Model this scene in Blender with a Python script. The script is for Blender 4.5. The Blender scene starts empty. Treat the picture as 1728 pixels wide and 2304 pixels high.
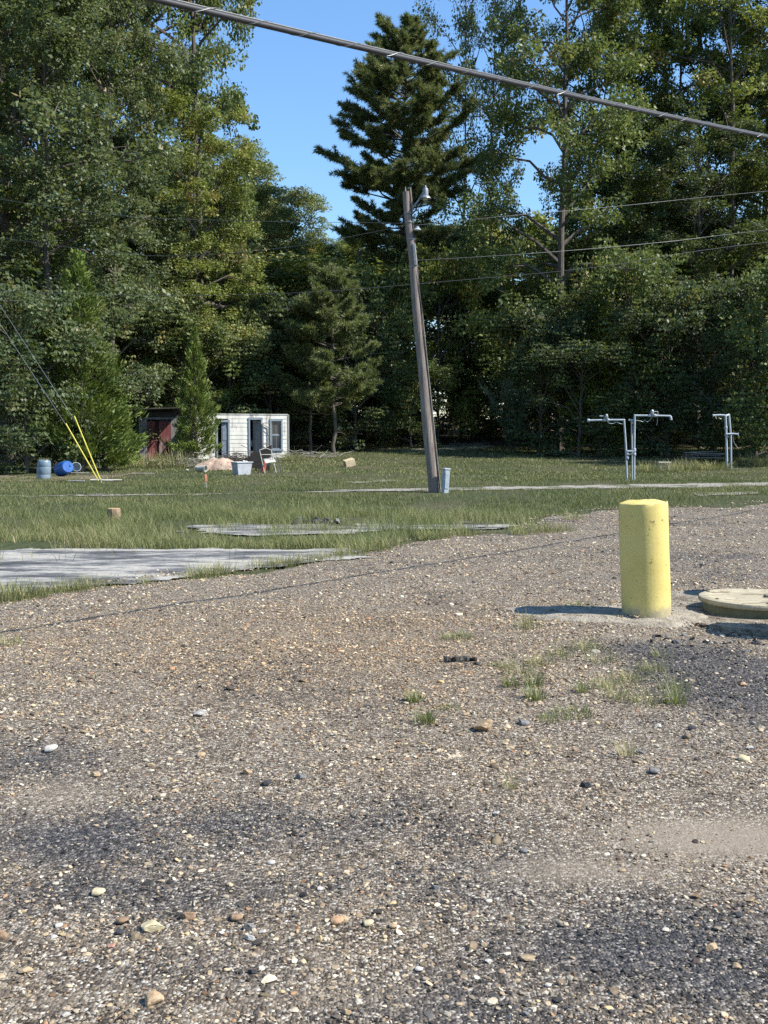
import bpy, math, random
import numpy as np
from mathutils import Vector, Matrix, Euler

sc = bpy.context.scene
col = sc.collection
rng = np.random.default_rng(11)
random.seed(11)
R = math.radians

# ------------------------------------------------------------------ camera, sky, sun, exposure
CH, F, HOR = 1.6, 2400.0, 968.0
PITCH = -math.atan((1152 - HOR) / F)
cam = bpy.data.cameras.new('camera')
cam.sensor_fit = 'VERTICAL'
cam.sensor_height = 36.0
cam.lens = 36.0 * F / 2304.0
cam.clip_start = 0.05
cam.clip_end = 3000
camo = bpy.data.objects.new('camera', cam)
col.objects.link(camo)
camo.location = (0, 0, CH)
camo.rotation_euler = (math.pi / 2 + PITCH, 0, 0)
sc.camera = camo

SUN_EL, SUN_AZ = 47.0, 104.0          # azimuth clockwise from +Y
world = bpy.data.worlds.new('World')
sc.world = world
world.use_nodes = True
wn = world.node_tree
bg = wn.nodes['Background']
sky = wn.nodes.new('ShaderNodeTexSky')
sky.sky_type = 'NISHITA'
sky.sun_disc = False
sky.sun_elevation = R(SUN_EL)
sky.sun_rotation = R(SUN_AZ)
sky.air_density = 1.4
sky.dust_density = 0.0
sky.ozone_density = 10.0
wn.links.new(sky.outputs[0], bg.inputs[0])
bg.inputs[1].default_value = 0.104
sd = bpy.data.lights.new('sun', 'SUN')
sd.energy = 4.6
sd.angle = R(0.5)
sd.color = (1.0, 0.955, 0.88)
so = bpy.data.objects.new('sun', sd)
col.objects.link(so)
S = Vector((math.sin(R(SUN_AZ)) * math.cos(R(SUN_EL)), math.cos(R(SUN_AZ)) * math.cos(R(SUN_EL)), math.sin(R(SUN_EL))))
so.rotation_euler = S.to_track_quat('Z', 'Y').to_euler()
so.location = (20, 0, 30)
sc.view_settings.view_transform = 'Standard'
sc.view_settings.look = 'None'
sc.view_settings.gamma = 1.0
sc.view_settings.use_curve_mapping = False
sc.view_settings.exposure = 1.05
sc.cycles.use_denoising = False
sc.cycles.max_bounces = 6
sc.cycles.diffuse_bounces = 3
sc.cycles.glossy_bounces = 2
sc.cycles.transmission_bounces = 4
sc.cycles.transparent_max_bounces = 6

# ------------------------------------------------------------------ terrain height and pixel helpers
def sstep(a, b, x):
    t = np.clip((np.asarray(x, float) - a) / (b - a), 0, 1)
    return t * t * (3 - 2 * t)

_tab = rng.random((64, 64))
def vnoise(x, y, s, k=0):
    x = np.asarray(x, float) * s + 17.3 * k
    y = np.asarray(y, float) * s + 9.7 * k
    xi = np.floor(x).astype(int); yi = np.floor(y).astype(int)
    fx = x - xi; fy = y - yi
    fx = fx * fx * (3 - 2 * fx); fy = fy * fy * (3 - 2 * fy)
    a = _tab[xi % 64, yi % 64]; b = _tab[(xi + 1) % 64, yi % 64]
    c = _tab[xi % 64, (yi + 1) % 64]; d = _tab[(xi + 1) % 64, (yi + 1) % 64]
    return (a * (1 - fx) + b * fx) * (1 - fy) + (c * (1 - fx) + d * fx) * fy
def fbm(x, y, s, k=0, o=4):
    t = 0.0; a = 0.5
    for i in range(o):
        t = t + a * vnoise(x, y, s * 2 ** i, k + i); a *= 0.5
    return t / (1 - 0.5 ** o)

def gz(x, y):
    """ground height: flat lot, then a gentle rise towards the woods"""
    y = np.asarray(y, float)
    t = np.clip(y - 41, 0, None)
    ramp = np.where(t < 6, 0.038 * t * t / 12, 0.038 * (t - 3))
    ramp = np.minimum(ramp, 3.0)
    bump = (fbm(x, y, 0.12, 3, 3) - 0.5) * 0.16 * sstep(22, 40, y)
    return ramp + bump
def gzf(x, y): return float(gz(np.array([x]), np.array([y]))[0])

def ray(px, py):
    v = Vector(((px - 864) / F, 1.0, -(py - 1152) / F))
    v.rotate(Euler((PITCH, 0, 0)))
    return v
def at(px, py, Y):
    v = ray(px, py)
    return Vector((v.x / v.y * Y, Y, CH + v.z / v.y * Y))
def onground(px, py):
    v = ray(px, py)
    Y = CH / max(1e-4, -v.z / v.y)
    if Y < 22: return Vector((v.x / v.y * Y, Y, 0))
    Y = 21.5
    while Y < 200:
        if CH + v.z / v.y * Y <= gzf(v.x / v.y * Y, Y): break
        Y += 0.04
    return Vector((v.x / v.y * Y, Y, gzf(v.x / v.y * Y, Y)))
def gx(px, Y): return (px - 864) / F * Y

# ------------------------------------------------------------------ materials
def newmat(name):
    m = bpy.data.materials.new(name)
    m.use_nodes = True
    nt = m.node_tree
    return m, nt, nt.nodes['Principled BSDF']
def N(nt, t, **kw):
    n = nt.nodes.new(t)
    for k, v in kw.items(): setattr(n, k, v)
    return n
def ramp(nt, stops, interp='LINEAR'):
    n = nt.nodes.new('ShaderNodeValToRGB')
    cr = n.color_ramp
    cr.interpolation = interp
    while len(cr.elements) < len(stops): cr.elements.new(0.5)
    for e, (p, c) in zip(cr.elements, stops):
        e.position = p
        e.color = (c[0], c[1], c[2], 1)
    return n
def mixc(nt, fac, a, b, mode='MIX'):
    n = nt.nodes.new('ShaderNodeMix')
    n.data_type = 'RGBA'
    n.blend_type = mode
    for s, v in ((0, fac), (6, a), (7, b)):
        if hasattr(v, 'is_linked') or hasattr(v, 'links'): nt.links.new(v, n.inputs[s])
        elif s == 0: n.inputs[0].default_value = v
        else: n.inputs[s].default_value = (v[0], v[1], v[2], 1)
    return n.outputs[2]
def coords(nt, scale=(1, 1, 1), kind='Object'):
    tc = nt.nodes.new('ShaderNodeTexCoord')
    mp = nt.nodes.new('ShaderNodeMapping')
    mp.inputs['Scale'].default_value = scale
    nt.links.new(tc.outputs[kind], mp.inputs[0])
    return mp.outputs[0]
def noise_tex(nt, vec, scale, detail=5, rough=0.6):
    n = nt.nodes.new('ShaderNodeTexNoise')
    n.inputs['Scale'].default_value = scale
    n.inputs['Detail'].default_value = detail
    n.inputs['Roughness'].default_value = rough
    nt.links.new(vec, n.inputs['Vector'])
    return n
def bump(nt, bsdf, h, strength=0.4, dist=0.01):
    b = nt.nodes.new('ShaderNodeBump')
    b.inputs['Strength'].default_value = strength
    b.inputs['Distance'].default_value = dist
    nt.links.new(h, b.inputs['Height'])
    nt.links.new(b.outputs[0], bsdf.inputs['Normal'])
def mottled(name, c1, c2, scale=8, rough=0.75, stretch=(1, 1, 1), bstr=0.3, bdist=0.01, c3=None, p3=0.68, scale3=3.0, metal=0.0, spec=0.4):
    m, nt, b = newmat(name)
    v = coords(nt, stretch)
    n = noise_tex(nt, v, scale)
    r = ramp(nt, [(0.32, c1), (0.68, c2)])
    nt.links.new(n.outputs[0], r.inputs[0])
    out = r.outputs[0]
    if c3:
        n3 = noise_tex(nt, v, scale3, 6, 0.7)
        r3 = ramp(nt, [(p3 - 0.04, (0, 0, 0)), (p3 + 0.04, (1, 1, 1))])
        nt.links.new(n3.outputs[0], r3.inputs[0])
        out = mixc(nt, r3.outputs[0], out, c3)
    nt.links.new(out, b.inputs['Base Color'])
    b.inputs['Roughness'].default_value = rough
    b.inputs['Metallic'].default_value = metal
    b.inputs['Specular IOR Level'].default_value = spec
    nb = noise_tex(nt, v, scale * 4, 4)
    bump(nt, b, nb.outputs[0], bstr, bdist)
    return m

def leafmat(name, stops, trans=0.38, rough=0.5, spec=0.35):
    m, nt, b = newmat(name)
    a = N(nt, 'ShaderNodeAttribute', attribute_name='var')
    r = ramp(nt, stops)
    nt.links.new(a.outputs['Fac'], r.inputs[0])
    nt.links.new(r.outputs[0], b.inputs['Base Color'])
    b.inputs['Roughness'].default_value = rough
    b.inputs['Specular IOR Level'].default_value = spec
    tr = N(nt, 'ShaderNodeBsdfTranslucent')
    g = mixc(nt, 0.5, r.outputs[0], (0.20, 0.24, 0.03))
    nt.links.new(g, tr.inputs[0])
    mx = N(nt, 'ShaderNodeMixShader')
    mx.inputs[0].default_value = trans
    nt.links.new(b.outputs[0], mx.inputs[1])
    nt.links.new(tr.outputs[0], mx.inputs[2])
    nt.links.new(mx.outputs[0], nt.nodes['Material Output'].inputs[0])
    return m
M = {}
M['leaf_grey'] = leafmat('leaf_grey', [(0, (0.059, 0.085, 0.040)), (0.5, (0.112, 0.147, 0.066)), (0.85, (0.171, 0.201, 0.092)), (1, (0.201, 0.177, 0.083))], 0.36, 0.5, 0.32)
M['leaf_mid'] = leafmat('leaf_mid', [(0, (0.061, 0.094, 0.031)), (0.5, (0.124, 0.165, 0.052)), (0.85, (0.189, 0.224, 0.071)), (1, (0.260, 0.201, 0.071))], 0.36, 0.5, 0.32)
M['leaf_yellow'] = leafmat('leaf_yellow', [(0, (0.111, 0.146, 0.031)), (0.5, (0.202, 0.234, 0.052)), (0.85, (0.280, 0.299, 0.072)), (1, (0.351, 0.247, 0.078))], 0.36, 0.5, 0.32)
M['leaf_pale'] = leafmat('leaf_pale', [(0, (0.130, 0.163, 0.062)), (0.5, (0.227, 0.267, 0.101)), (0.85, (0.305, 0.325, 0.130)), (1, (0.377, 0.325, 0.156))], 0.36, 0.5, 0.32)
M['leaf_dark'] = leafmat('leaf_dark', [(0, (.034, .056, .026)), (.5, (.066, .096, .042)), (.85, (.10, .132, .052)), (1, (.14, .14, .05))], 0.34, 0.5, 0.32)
M['needle'] = leafmat('needle', [(0, (.080, .108, .042)), (.5, (.155, .185, .070)), (.9, (.23, .24, .09)), (1, (.26, .22, .10))], 0.28, 0.5)
M['cedar'] = leafmat('cedar', [(0, (0.069, 0.105, 0.020)), (.5, (0.127, 0.175, 0.032)), (.9, (0.184, 0.224, 0.045)), (1, (0.204, 0.184, 0.060))], 0.12, 0.6)
M['willow'] = leafmat('willow', [(0, (.06, .085, .05)), (.5, (.10, .13, .08)), (1, (.15, .18, .11))], 0.3)
M['grass'] = leafmat('grass', [(0, (0.103, 0.129, 0.048)), (.4, (0.178, 0.201, 0.076)), (.7, (0.265, 0.259, 0.109)), (.88, (0.380, 0.322, 0.172)), (1, (0.483, 0.402, 0.241))], 0.3, 0.6)
M['lawn'] = leafmat('lawn', [(0, (0.092, 0.113, 0.041)), (.45, (0.149, 0.164, 0.060)), (.75, (0.224, 0.213, 0.090)), (1, (0.345, 0.287, 0.149))], 0.25, 0.65)
M['bark'] = mottled('bark', (.055, .045, .036), (.14, .12, .10), 9, 0.9, (1, 1, .25), 0.8, 0.03)
M['bark_pale'] = mottled('bark_pale', (.16, .145, .12), (.32, .30, .26), 7, 0.85, (1, 1, .4), 0.6, 0.02)

# ------------------------------------------------------------------ mesh helpers
def np_mesh(name, verts, faces, var=None, smooth=False, vattr=None):
    verts = np.asarray(verts, np.float32).reshape(-1, 3)
    faces = np.asarray(faces, np.int32)
    k = faces.shape[1]
    me = bpy.data.meshes.new(name)
    me.vertices.add(len(verts))
    me.vertices.foreach_set('co', verts.ravel())
    me.loops.add(faces.size)
    me.loops.foreach_set('vertex_index', faces.ravel())
    me.polygons.add(len(faces))
    me.polygons.foreach_set('loop_start', np.arange(0, faces.size, k, dtype=np.int32))
    if smooth: me.polygons.foreach_set('use_smooth', np.ones(len(faces), bool))
    me.update(calc_edges=True)
    if var is not None:
        a = me.attributes.new('var', 'FLOAT', 'FACE')
        a.data.foreach_set('value', np.asarray(var, np.float32))
    for n, arr in (vattr or {}).items():
        a = me.attributes.new(n, 'FLOAT', 'POINT')
        a.data.foreach_set('value', np.asarray(arr, np.float32))
    return me

class MB:
    def __init__(s): s.v = []; s.f = []
    def add(s, vs, fs):
        o = len(s.v)
        s.v += [tuple(v) for v in vs]
        s.f += [tuple(i + o for i in f) for f in fs]
        return s
    def box(s, c, d, rot=None, bev=0.0):
        hx, hy, hz = d[0] / 2, d[1] / 2, d[2] / 2
        b = min(bev, hx * .45, hy * .45, hz * .45)
        vs = []
        if b <= 0:
            vs = [Vector((x, y, z)) for x in (-hx, hx) for y in (-hy, hy) for z in (-hz, hz)]
            fs = [(0, 1, 3, 2), (4, 6, 7, 5), (0, 4, 5, 1), (2, 3, 7, 6), (0, 2, 6, 4), (1, 5, 7, 3)]
        else:
            def ring(x, y, z, c):
                return [Vector((-x + c, -y, z)), Vector((x - c, -y, z)), Vector((x, -y + c, z)), Vector((x, y - c, z)),
                        Vector((x - c, y, z)), Vector((-x + c, y, z)), Vector((-x, y - c, z)), Vector((-x, -y + c, z))]
            rs = [ring(hx - b, hy - b, -hz, b * .6), ring(hx, hy, -hz + b, b), ring(hx, hy, hz - b, b), ring(hx - b, hy - b, hz, b * .6)]
            vs = [v for r in rs for v in r]
            fs = [tuple(range(7, -1, -1)), tuple(range(24, 32))]
            for k in range(3):
                for i in range(8):
                    j = (i + 1) % 8
                    fs.append((k * 8 + i, k * 8 + j, k * 8 + 8 + j, k * 8 + 8 + i))
        c = Vector(c)
        if rot is not None:
            m = rot if isinstance(rot, Matrix) else Euler(rot).to_matrix()
            vs = [m @ v for v in vs]
        return s.add([v + c for v in vs], fs)
    def tube(s, pts, rad, n=8, cap=True):
        pts = [Vector(p) for p in pts]
        if not hasattr(rad, '__len__'): rad = [rad] * len(pts)
        vs = []; fs = []
        up = None
        for i, p in enumerate(pts):
            t = (pts[min(i + 1, len(pts) - 1)] - pts[max(i - 1, 0)])
            t = t.normalized() if t.length > 1e-9 else Vector((0, 0, 1))
            if up is None: up = Vector((0, 0, 1)) if abs(t.z) < 0.9 else Vector((1, 0, 0))
            a = t.cross(up)
            if a.length < 1e-6: a = t.cross(Vector((0, 1, 0)))
            a.normalize(); b = t.cross(a).normalized(); up = -b if b.dot(up) < 0 else b
            a = t.cross(up).normalized(); b = t.cross(a)
            for k in range(n):
                th = 2 * math.pi * k / n
                vs.append(p + (a * math.cos(th) + b * math.sin(th)) * rad[i])
        for i in range(len(pts) - 1):
            for k in range(n):
                j = (k + 1) % n
                fs.append((i * n + k, i * n + j, i * n + n + j, i * n + n + k))
        if cap:
            fs.append(tuple(range(n - 1, -1, -1)))
            fs.append(tuple(range((len(pts) - 1) * n, len(pts) * n)))
        return s.add(vs, fs)
    def lathe(s, prof, n=20, mat=None):
        vs = []; fs = []
        for r, z in prof:
            for k in range(n):
                th = 2 * math.pi * k / n
                v = Vector((max(r, 1e-4) * math.cos(th), max(r, 1e-4) * math.sin(th), z))
                vs.append(mat @ v if mat else v)
        for i in range(len(prof) - 1):
            for k in range(n):
                j = (k + 1) % n
                fs.append((i * n + k, i * n + j, i * n + n + j, i * n + n + k))
        fs.append(tuple(range(n - 1, -1, -1)))
        fs.append(tuple(range((len(prof) - 1) * n, len(prof) * n)))
        return s.add(vs, fs)
    def mesh(s, name, mat, smooth=False):
        me = bpy.data.meshes.new(name)
        me.from_pydata(s.v, [], s.f)
        me.update()
        if smooth:
            me.polygons.foreach_set('use_smooth', np.ones(len(me.polygons), bool))
            try: me.set_sharp_from_angle(angle=R(38))
            except Exception: pass
        if mat: me.materials.append(mat)
        return me
    def build(s, name, mat, parent=None, loc=(0, 0, 0), rot=(0, 0, 0), smooth=False):
        return link(name, s.mesh(name, mat, smooth), parent, loc, rot)

def link(name, me, parent=None, loc=(0, 0, 0), rot=(0, 0, 0), scale=(1, 1, 1)):
    o = bpy.data.objects.new(name, me)
    col.objects.link(o)
    o.location = loc; o.rotation_euler = rot; o.scale = scale
    o.parent = parent
    return o
def tag(o, label, cat, group=None, kind=None):
    o['label'] = label
    o['category'] = cat
    if group: o['group'] = group
    if kind: o['kind'] = kind
    return o
def thing(name, label, cat, loc=(0, 0, 0), rot=(0, 0, 0), group=None):
    o = bpy.data.objects.new(name, None)
    o.empty_display_size = 0.2
    col.objects.link(o)
    o.location = loc; o.rotation_euler = rot
    return tag(o, label, cat, group)
def setmat(o, m):
    o.material_slots[0].link = 'OBJECT'
    o.material_slots[0].material = m

# ------------------------------------------------------------------ the setting: ground, gravel lot, pads, track
def lot_edge(x):
    xs = [-30, -12, -8, -3.57, -2.75, -1.8, -.89, -.02, .94, 2.0, 3.1, 4.3, 8.3, 14, 30]
    ys = [8, 8, 8.4, 9.9, 10.76, 11.9, 13.06, 14.4, 16.3, 16.9, 19.5, 21.1, 23.2, 24, 25]
    return np.interp(x, xs, ys)
def lot_mask(x, y):
    """>0 inside the gravel lot, metres from its ragged far edge"""
    return lot_edge(x) - y + (fbm(x, y, 0.9, 5, 4) - 0.5) * 1.8

# patches of dark crushed asphalt in the lot (centre px, half size px, strength)
DARK = [(640, 1850, 380, 60, .8), (130, 1890, 300, 80, .8), (330, 2010, 430, 60, .65), (1560, 2160, 420, 130, .9), (1250, 2280, 480, 70, .6),
        (1640, 1530, 200, 90, 1.5), (1480, 1465, 180, 30, 1.3), (90, 1720, 160, 40, .5), (950, 1990, 260, 60, .45), (500, 2200, 300, 60, .4), (1250, 1180, 600, 25, .3), (1690, 1270, 260, 40, .35)]
PALE = [(1640, 1890, 300, 55, 1.3), (1350, 1960, 300, 40, .8), (700, 2250, 300, 40, .5), (120, 1800, 170, 45, .6), (560, 2160, 260, 50, .4)]
WARM = [(760, 1480, 620, 130, .9), (300, 1450, 380, 90, .6), (1100, 1750, 420, 110, .35)]
def patches(lst, x, y):
    t = np.zeros_like(x)
    for px, py, a, b, s in lst:
        c = onground(px, py)
        e0 = onground(px, py - b); e1 = onground(px, py + b)
        hw = a / F * c.y; hd = abs(e0.y - e1.y) / 2
        yc = (e0.y + e1.y) / 2
        q = ((x - c.x) / hw) ** 2 + ((y - yc) / hd) ** 2
        t = np.maximum(t, s * np.exp(-q * 0.9))
    return t
def lot_fields(x, y):
    n = fbm(x, y, 1.3, 21, 5) - 0.5
    d = np.clip(patches(DARK, x, y) * 1.15 + n * 1.3 - 0.05 + 0.75 * (fbm(x, y, 6, 31, 4) - .5), 0, 1)
    p = np.clip(patches(PALE, x, y) + n * 0.4 - .1, 0, 1)
    w = np.clip(patches(WARM, x, y) + n * 0.5 - .1, 0, 1)
    return d, p, w
def lot_z(x, y):
    z = 0.012 + (fbm(x, y, 1.1, 8, 4) - .5) * 0.05 + (fbm(x, y, 7, 12, 2) - .5) * 0.012
    z = z * sstep(0, .5, lot_mask(x, y)) - 0.03 * (1 - sstep(0.0, 0.35, lot_mask(x, y)))
    q = np.exp(-(((x - 2.9) / .9) ** 2 + ((y - 8.3) / .35) ** 2))       # scour in front of the slab
    q2 = np.exp(-(((x - 3.5) / 1.25) ** 4 + ((y - 9.5) / 1.2) ** 4))
    return z - 0.045 * q - 0.05 * q2

def grid(xs, ys, zf):
    X, Y = np.meshgrid(xs, ys)
    Z = zf(X.ravel(), Y.ravel()).reshape(X.shape)
    V = np.stack([X, Y, Z], -1).reshape(-1, 3)
    nx = len(xs)
    i = np.arange((len(ys) - 1) * (nx - 1))
    a = (i // (nx - 1)) * nx + i % (nx - 1)
    return V, np.stack([a, a + 1, a + 1 + nx, a + nx], 1)

u = np.linspace(-1, 1, 161)
xs = np.sinh(u * 4.2) / np.sinh(4.2) * 900
vv = np.linspace(0, 1, 190)
ys = -60 + 60 * vv * 3
ys = np.concatenate([np.linspace(-60, -2, 12), np.linspace(0, 110, 190), 110 + 1200 * np.linspace(0.02, 1, 16) ** 2])
V, Fc = grid(xs, ys, lambda x, y: gz(x, y) - 0.012 - 0.14 * sstep(0.8, 2.6, lot_mask(x, y)))
gm = np_mesh('ground', V, Fc, smooth=True)
m, nt, b = newmat('ground_soil')
v = coords(nt)
n1 = noise_tex(nt, v, 0.35, 6, .65); n2 = noise_tex(nt, v, 9, 6, .7)
r1 = ramp(nt, [(.3, (.040, .055, .022)), (.5, (.062, .070, .032)), (.7, (.10, .088, .055))])
nt.links.new(n1.outputs[0], r1.inputs[0])
r2 = ramp(nt, [(.35, (.5, .5, .5)), (.65, (1.2, 1.2, 1.2))])
nt.links.new(n2.outputs[0], r2.inputs[0])
out = mixc(nt, 1.0, r1.outputs[0], r2.outputs[0], 'MULTIPLY')
# forest litter beyond the edge of the woods
sx = N(nt, 'ShaderNodeSeparateXYZ'); nt.links.new(v, sx.inputs[0])
mr = N(nt, 'ShaderNodeMapRange'); mr.inputs[1].default_value = 57; mr.inputs[2].default_value = 63
nt.links.new(sx.outputs[1], mr.inputs[0])
r3 = ramp(nt, [(.3, (.045, .033, .022)), (.7, (.12, .085, .055))]); nt.links.new(n2.outputs[0], r3.inputs[0])
nt.links.new(mixc(nt, mr.outputs[0], out, r3.outputs[0]), b.inputs['Base Color'])
b.inputs['Roughness'].default_value = 0.95
b.inputs['Specular IOR Level'].default_value = 0.15
bump(nt, b, n2.outputs[0], .6, .05)
gm.materials.append(m)
g = link('ground', gm); g['kind'] = 'structure'

# gravel lot
lx = np.arange(-13, 15.01, 0.085); ly = np.arange(-4, 25.5, 0.085)
V, Fc = grid(lx, ly, lot_z)
keep = lot_mask(V[Fc].mean(1)[:, 0], V[Fc].mean(1)[:, 1]) > -0.05
Fc = Fc[keep]
used = np.unique(Fc); remap = np.full(len(V), -1); remap[used] = np.arange(len(used))
V = V[used]; Fc = remap[Fc]
dk, pl, wm = lot_fields(V[:, 0], V[:, 1])
lm = np_mesh('gravel_lot', V, Fc, smooth=True, vattr={'dark': dk, 'pale': pl, 'warm': wm})
m, nt, b = newmat('gravel')
v = coords(nt)
def attr(n): return N(nt, 'ShaderNodeAttribute', attribute_name=n).outputs['Fac']
def vor(scale):
    n = N(nt, 'ShaderNodeTexVoronoi'); n.inputs['Scale'].default_value = scale
    nt.links.new(v, n.inputs['Vector']); return n
vA = vor(95); vB = vor(48)
sepA = N(nt, 'ShaderNodeSeparateColor'); nt.links.new(vA.outputs['Color'], sepA.inputs[0])
pal_t = ramp(nt, [(0, (.02, .015, .011)), (.3, (.075, .058, .042)), (.55, (.15, .12, .088)), (.78, (.27, .22, .16)), (.93, (.44, .39, .31)), (1, (.58, .54, .46))])
pal_d = ramp(nt, [(0, (.016, .016, .018)), (.4, (.045, .044, .046)), (.7, (.085, .08, .078)), (.9, (.17, .15, .13)), (1, (.32, .29, .25))])
nt.links.new(sepA.outputs[0], pal_t.inputs[0]); nt.links.new(sepA.outputs[0], pal_d.inputs[0])
c = mixc(nt, attr('dark'), pal_t.outputs[0], pal_d.outputs[0])
nw = noise_tex(nt, v, 2.0, 6, .7)
wf = N(nt, 'ShaderNodeMath', operation='MULTIPLY'); nt.links.new(attr('warm'), wf.inputs[0]); wf.inputs[1].default_value = .65
c = mixc(nt, wf.outputs[0], c, mixc(nt, 1.0, c, (1.10, .94, .72), 'MULTIPLY'))
# fine dust between the stones
nd = noise_tex(nt, v, 6, 8, .75)
rd = ramp(nt, [(.44, (0, 0, 0)), (.60, (1, 1, 1))]); nt.links.new(nd.outputs[0], rd.inputs[0])
ds = N(nt, 'ShaderNodeMath', operation='MULTIPLY'); nt.links.new(rd.outputs[0], ds.inputs[0]); ds.inputs[1].default_value = .38
dsub = N(nt, 'ShaderNodeMath', operation='MULTIPLY_ADD'); nt.links.new(attr('dark'), dsub.inputs[0]); dsub.inputs[1].default_value = -.85; dsub.inputs[2].default_value = 1
ds2 = N(nt, 'ShaderNodeMath', operation='MULTIPLY'); nt.links.new(ds.outputs[0], ds2.inputs[0]); nt.links.new(dsub.outputs[0], ds2.inputs[1])
mxd = N(nt, 'ShaderNodeMath', operation='MAXIMUM'); nt.links.new(ds2.outputs[0], mxd.inputs[0])
pm = N(nt, 'ShaderNodeMath', operation='MULTIPLY'); nt.links.new(attr('pale'), pm.inputs[0]); pm.inputs[1].default_value = .85
nt.links.new(pm.outputs[0], mxd.inputs[1])
c = mixc(nt, mxd.outputs[0], c, (.235, .195, .145))
nt.links.new(c, b.inputs['Base Color'])
b.inputs['Roughness'].default_value = .9
b.inputs['Specular IOR Level'].default_value = .25
inv = N(nt, 'ShaderNodeMath', operation='SUBTRACT'); inv.inputs[0].default_value = 1; nt.links.new(vA.outputs['Distance'], inv.inputs[1])
inv2 = N(nt, 'ShaderNodeMath', operation='SUBTRACT'); inv2.inputs[0].default_value = 1; nt.links.new(vB.outputs['Distance'], inv2.inputs[1])
ad = N(nt, 'ShaderNodeMath', operation='ADD'); nt.links.new(inv.outputs[0], ad.inputs[0]); nt.links.new(inv2.outputs[0], ad.inputs[1])
idm = N(nt, 'ShaderNodeMath', operation='MULTIPLY_ADD'); nt.links.new(mxd.outputs[0], idm.inputs[0]); idm.inputs[1].default_value = -.9; idm.inputs[2].default_value = 1
hm = N(nt, 'ShaderNodeMath', operation='MULTIPLY'); nt.links.new(ad.outputs[0], hm.inputs[0]); nt.links.new(idm.outputs[0], hm.inputs[1])
nf = noise_tex(nt, v, 130, 4, .7)
ha = N(nt, 'ShaderNodeMath', operation='MULTIPLY_ADD'); nt.links.new(nf.outputs[0], ha.inputs[0]); ha.inputs[1].default_value = .5; nt.links.new(hm.outputs[0], ha.inputs[2])
bump(nt, b, ha.outputs[0], .9, .012)
lm.materials.append(m)
lot = link('gravel_lot', lm); lot['kind'] = 'structure'

def sheet(name, poly_px, mat, z0, step=.06, rag=.12, world_pts=None):
    """a thin sheet with a ragged outline, following the ground"""
    P = np.array(world_pts if world_pts is not None else [onground(*p)[:2] for p in poly_px])
    xs = np.arange(P[:, 0].min() - .3, P[:, 0].max() + .3, step); ys = np.arange(P[:, 1].min() - .3, P[:, 1].max() + .3, step)
    def inside(x, y):
        ins = np.zeros(len(x), bool)
        for i in range(len(P)):
            x1, y1 = P[i]; x2, y2 = P[i - 1]
            c = ((y1 > y) != (y2 > y)) & (x < (x2 - x1) * (y - y1) / (y2 - y1 + 1e-12) + x1)
            ins ^= c
        return ins
    V, Fc = grid(xs, ys, lambda x, y: gz(x, y) + z0 + (fbm(x, y, 3, 2, 3) - .5) * .012)
    c = V[Fc].mean(1)
    keep = inside(c[:, 0] + (fbm(c[:, 0], c[:, 1], 2.3, 6) - .5) * rag * 4, c[:, 1] + (fbm(c[:, 0], c[:, 1], 2.3, 9) - .5) * rag * 4)
    Fc = Fc[keep]
    used = np.unique(Fc); rm = np.full(len(V), -1); rm[used] = np.arange(len(used))
    me = np_mesh(name, V[used], rm[Fc], smooth=True)
    me.materials.append(mat)
    o = link(name, me); o['kind'] = 'structure'
    return o

m, nt, b = newmat('old_concrete')
v = coords(nt, (.45, 1.6, 1)); v2 = coords(nt)
n1 = noise_tex(nt, v, 1.7, 10, .74); n2 = noise_tex(nt, v2, 22, 6, .7)
r1 = ramp(nt, [(.40, (.38, .36, .31)), (.47, (.30, .29, .265)), (.52, (.13, .13, .133)), (.61, (.045, .046, .05))])
nt.links.new(n1.outputs[0], r1.inputs[0])
r2 = ramp(nt, [(.3, (.6, .6, .6)), (.7, (1.15, 1.15, 1.12))]); nt.links.new(n2.outputs[0], r2.inputs[0])
nt.links.new(mixc(nt, 1, r1.outputs[0], r2.outputs[0], 'MULTIPLY'), b.inputs['Base Color'])
b.inputs['Roughness'].default_value = .85; b.inputs['Specular IOR Level'].default_value = .3
bump(nt, b, n2.outputs[0], .5, .01)
M['concrete'] = m
M['track'] = mottled('track_gravel', (.16, .145, .12), (.36, .33, .29), 14, .95, bstr=.8, bdist=.03, c3=(.08, .09, .045), p3=.56, scale3=.9)
sheet('concrete_pad', [(-700, 1238), (830, 1236), (800, 1256), (600, 1276), (420, 1300), (220, 1322), (-60, 1345), (-700, 1400)], M['concrete'], .012, rag=.16)
sheet('broken_paving', [(430, 1181), (900, 1180), (1140, 1178), (1120, 1188), (840, 1196), (620, 1205), (420, 1200)], M['concrete'], .012, rag=.3)
sheet('gravel_track', None, M['track'], .004, step=.09, rag=.22,
      world_pts=[(-2.5, 27.6), (1, 28.3), (6, 29.2), (11, 30.6), (22, 33.5), (22, 35.2), (11, 32.4), (5, 30.6), (1, 29.5), (-1, 28.6)])
sheet('worn_strip', None, M['track'], .002, step=.09, rag=.34, world_pts=[(-14, 25.0), (-4, 26.7), (-4, 27.0), (-14, 25.35)])
sheet('worn_strip', [(1560, 1110), (1700, 1106), (1705, 1112), (1565, 1116)], M['track'], .006, rag=.12)
sheet('worn_strip', [(770, 1083), (880, 1079), (905, 1082), (790, 1087)], M['track'], .004, rag=.16)
sheet('worn_strip', [(-200, 1062), (60, 1072), (240, 1070), (330, 1062), (230, 1078), (60, 1083), (-200, 1084)], mottled('bare_earth', (.10, .075, .05), (.20, .15, .105), 7, .95, bstr=.8, bdist=.03, c3=(.06, .075, .03), p3=.55, scale3=1.5), .004, step=.09, rag=.3)
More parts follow.
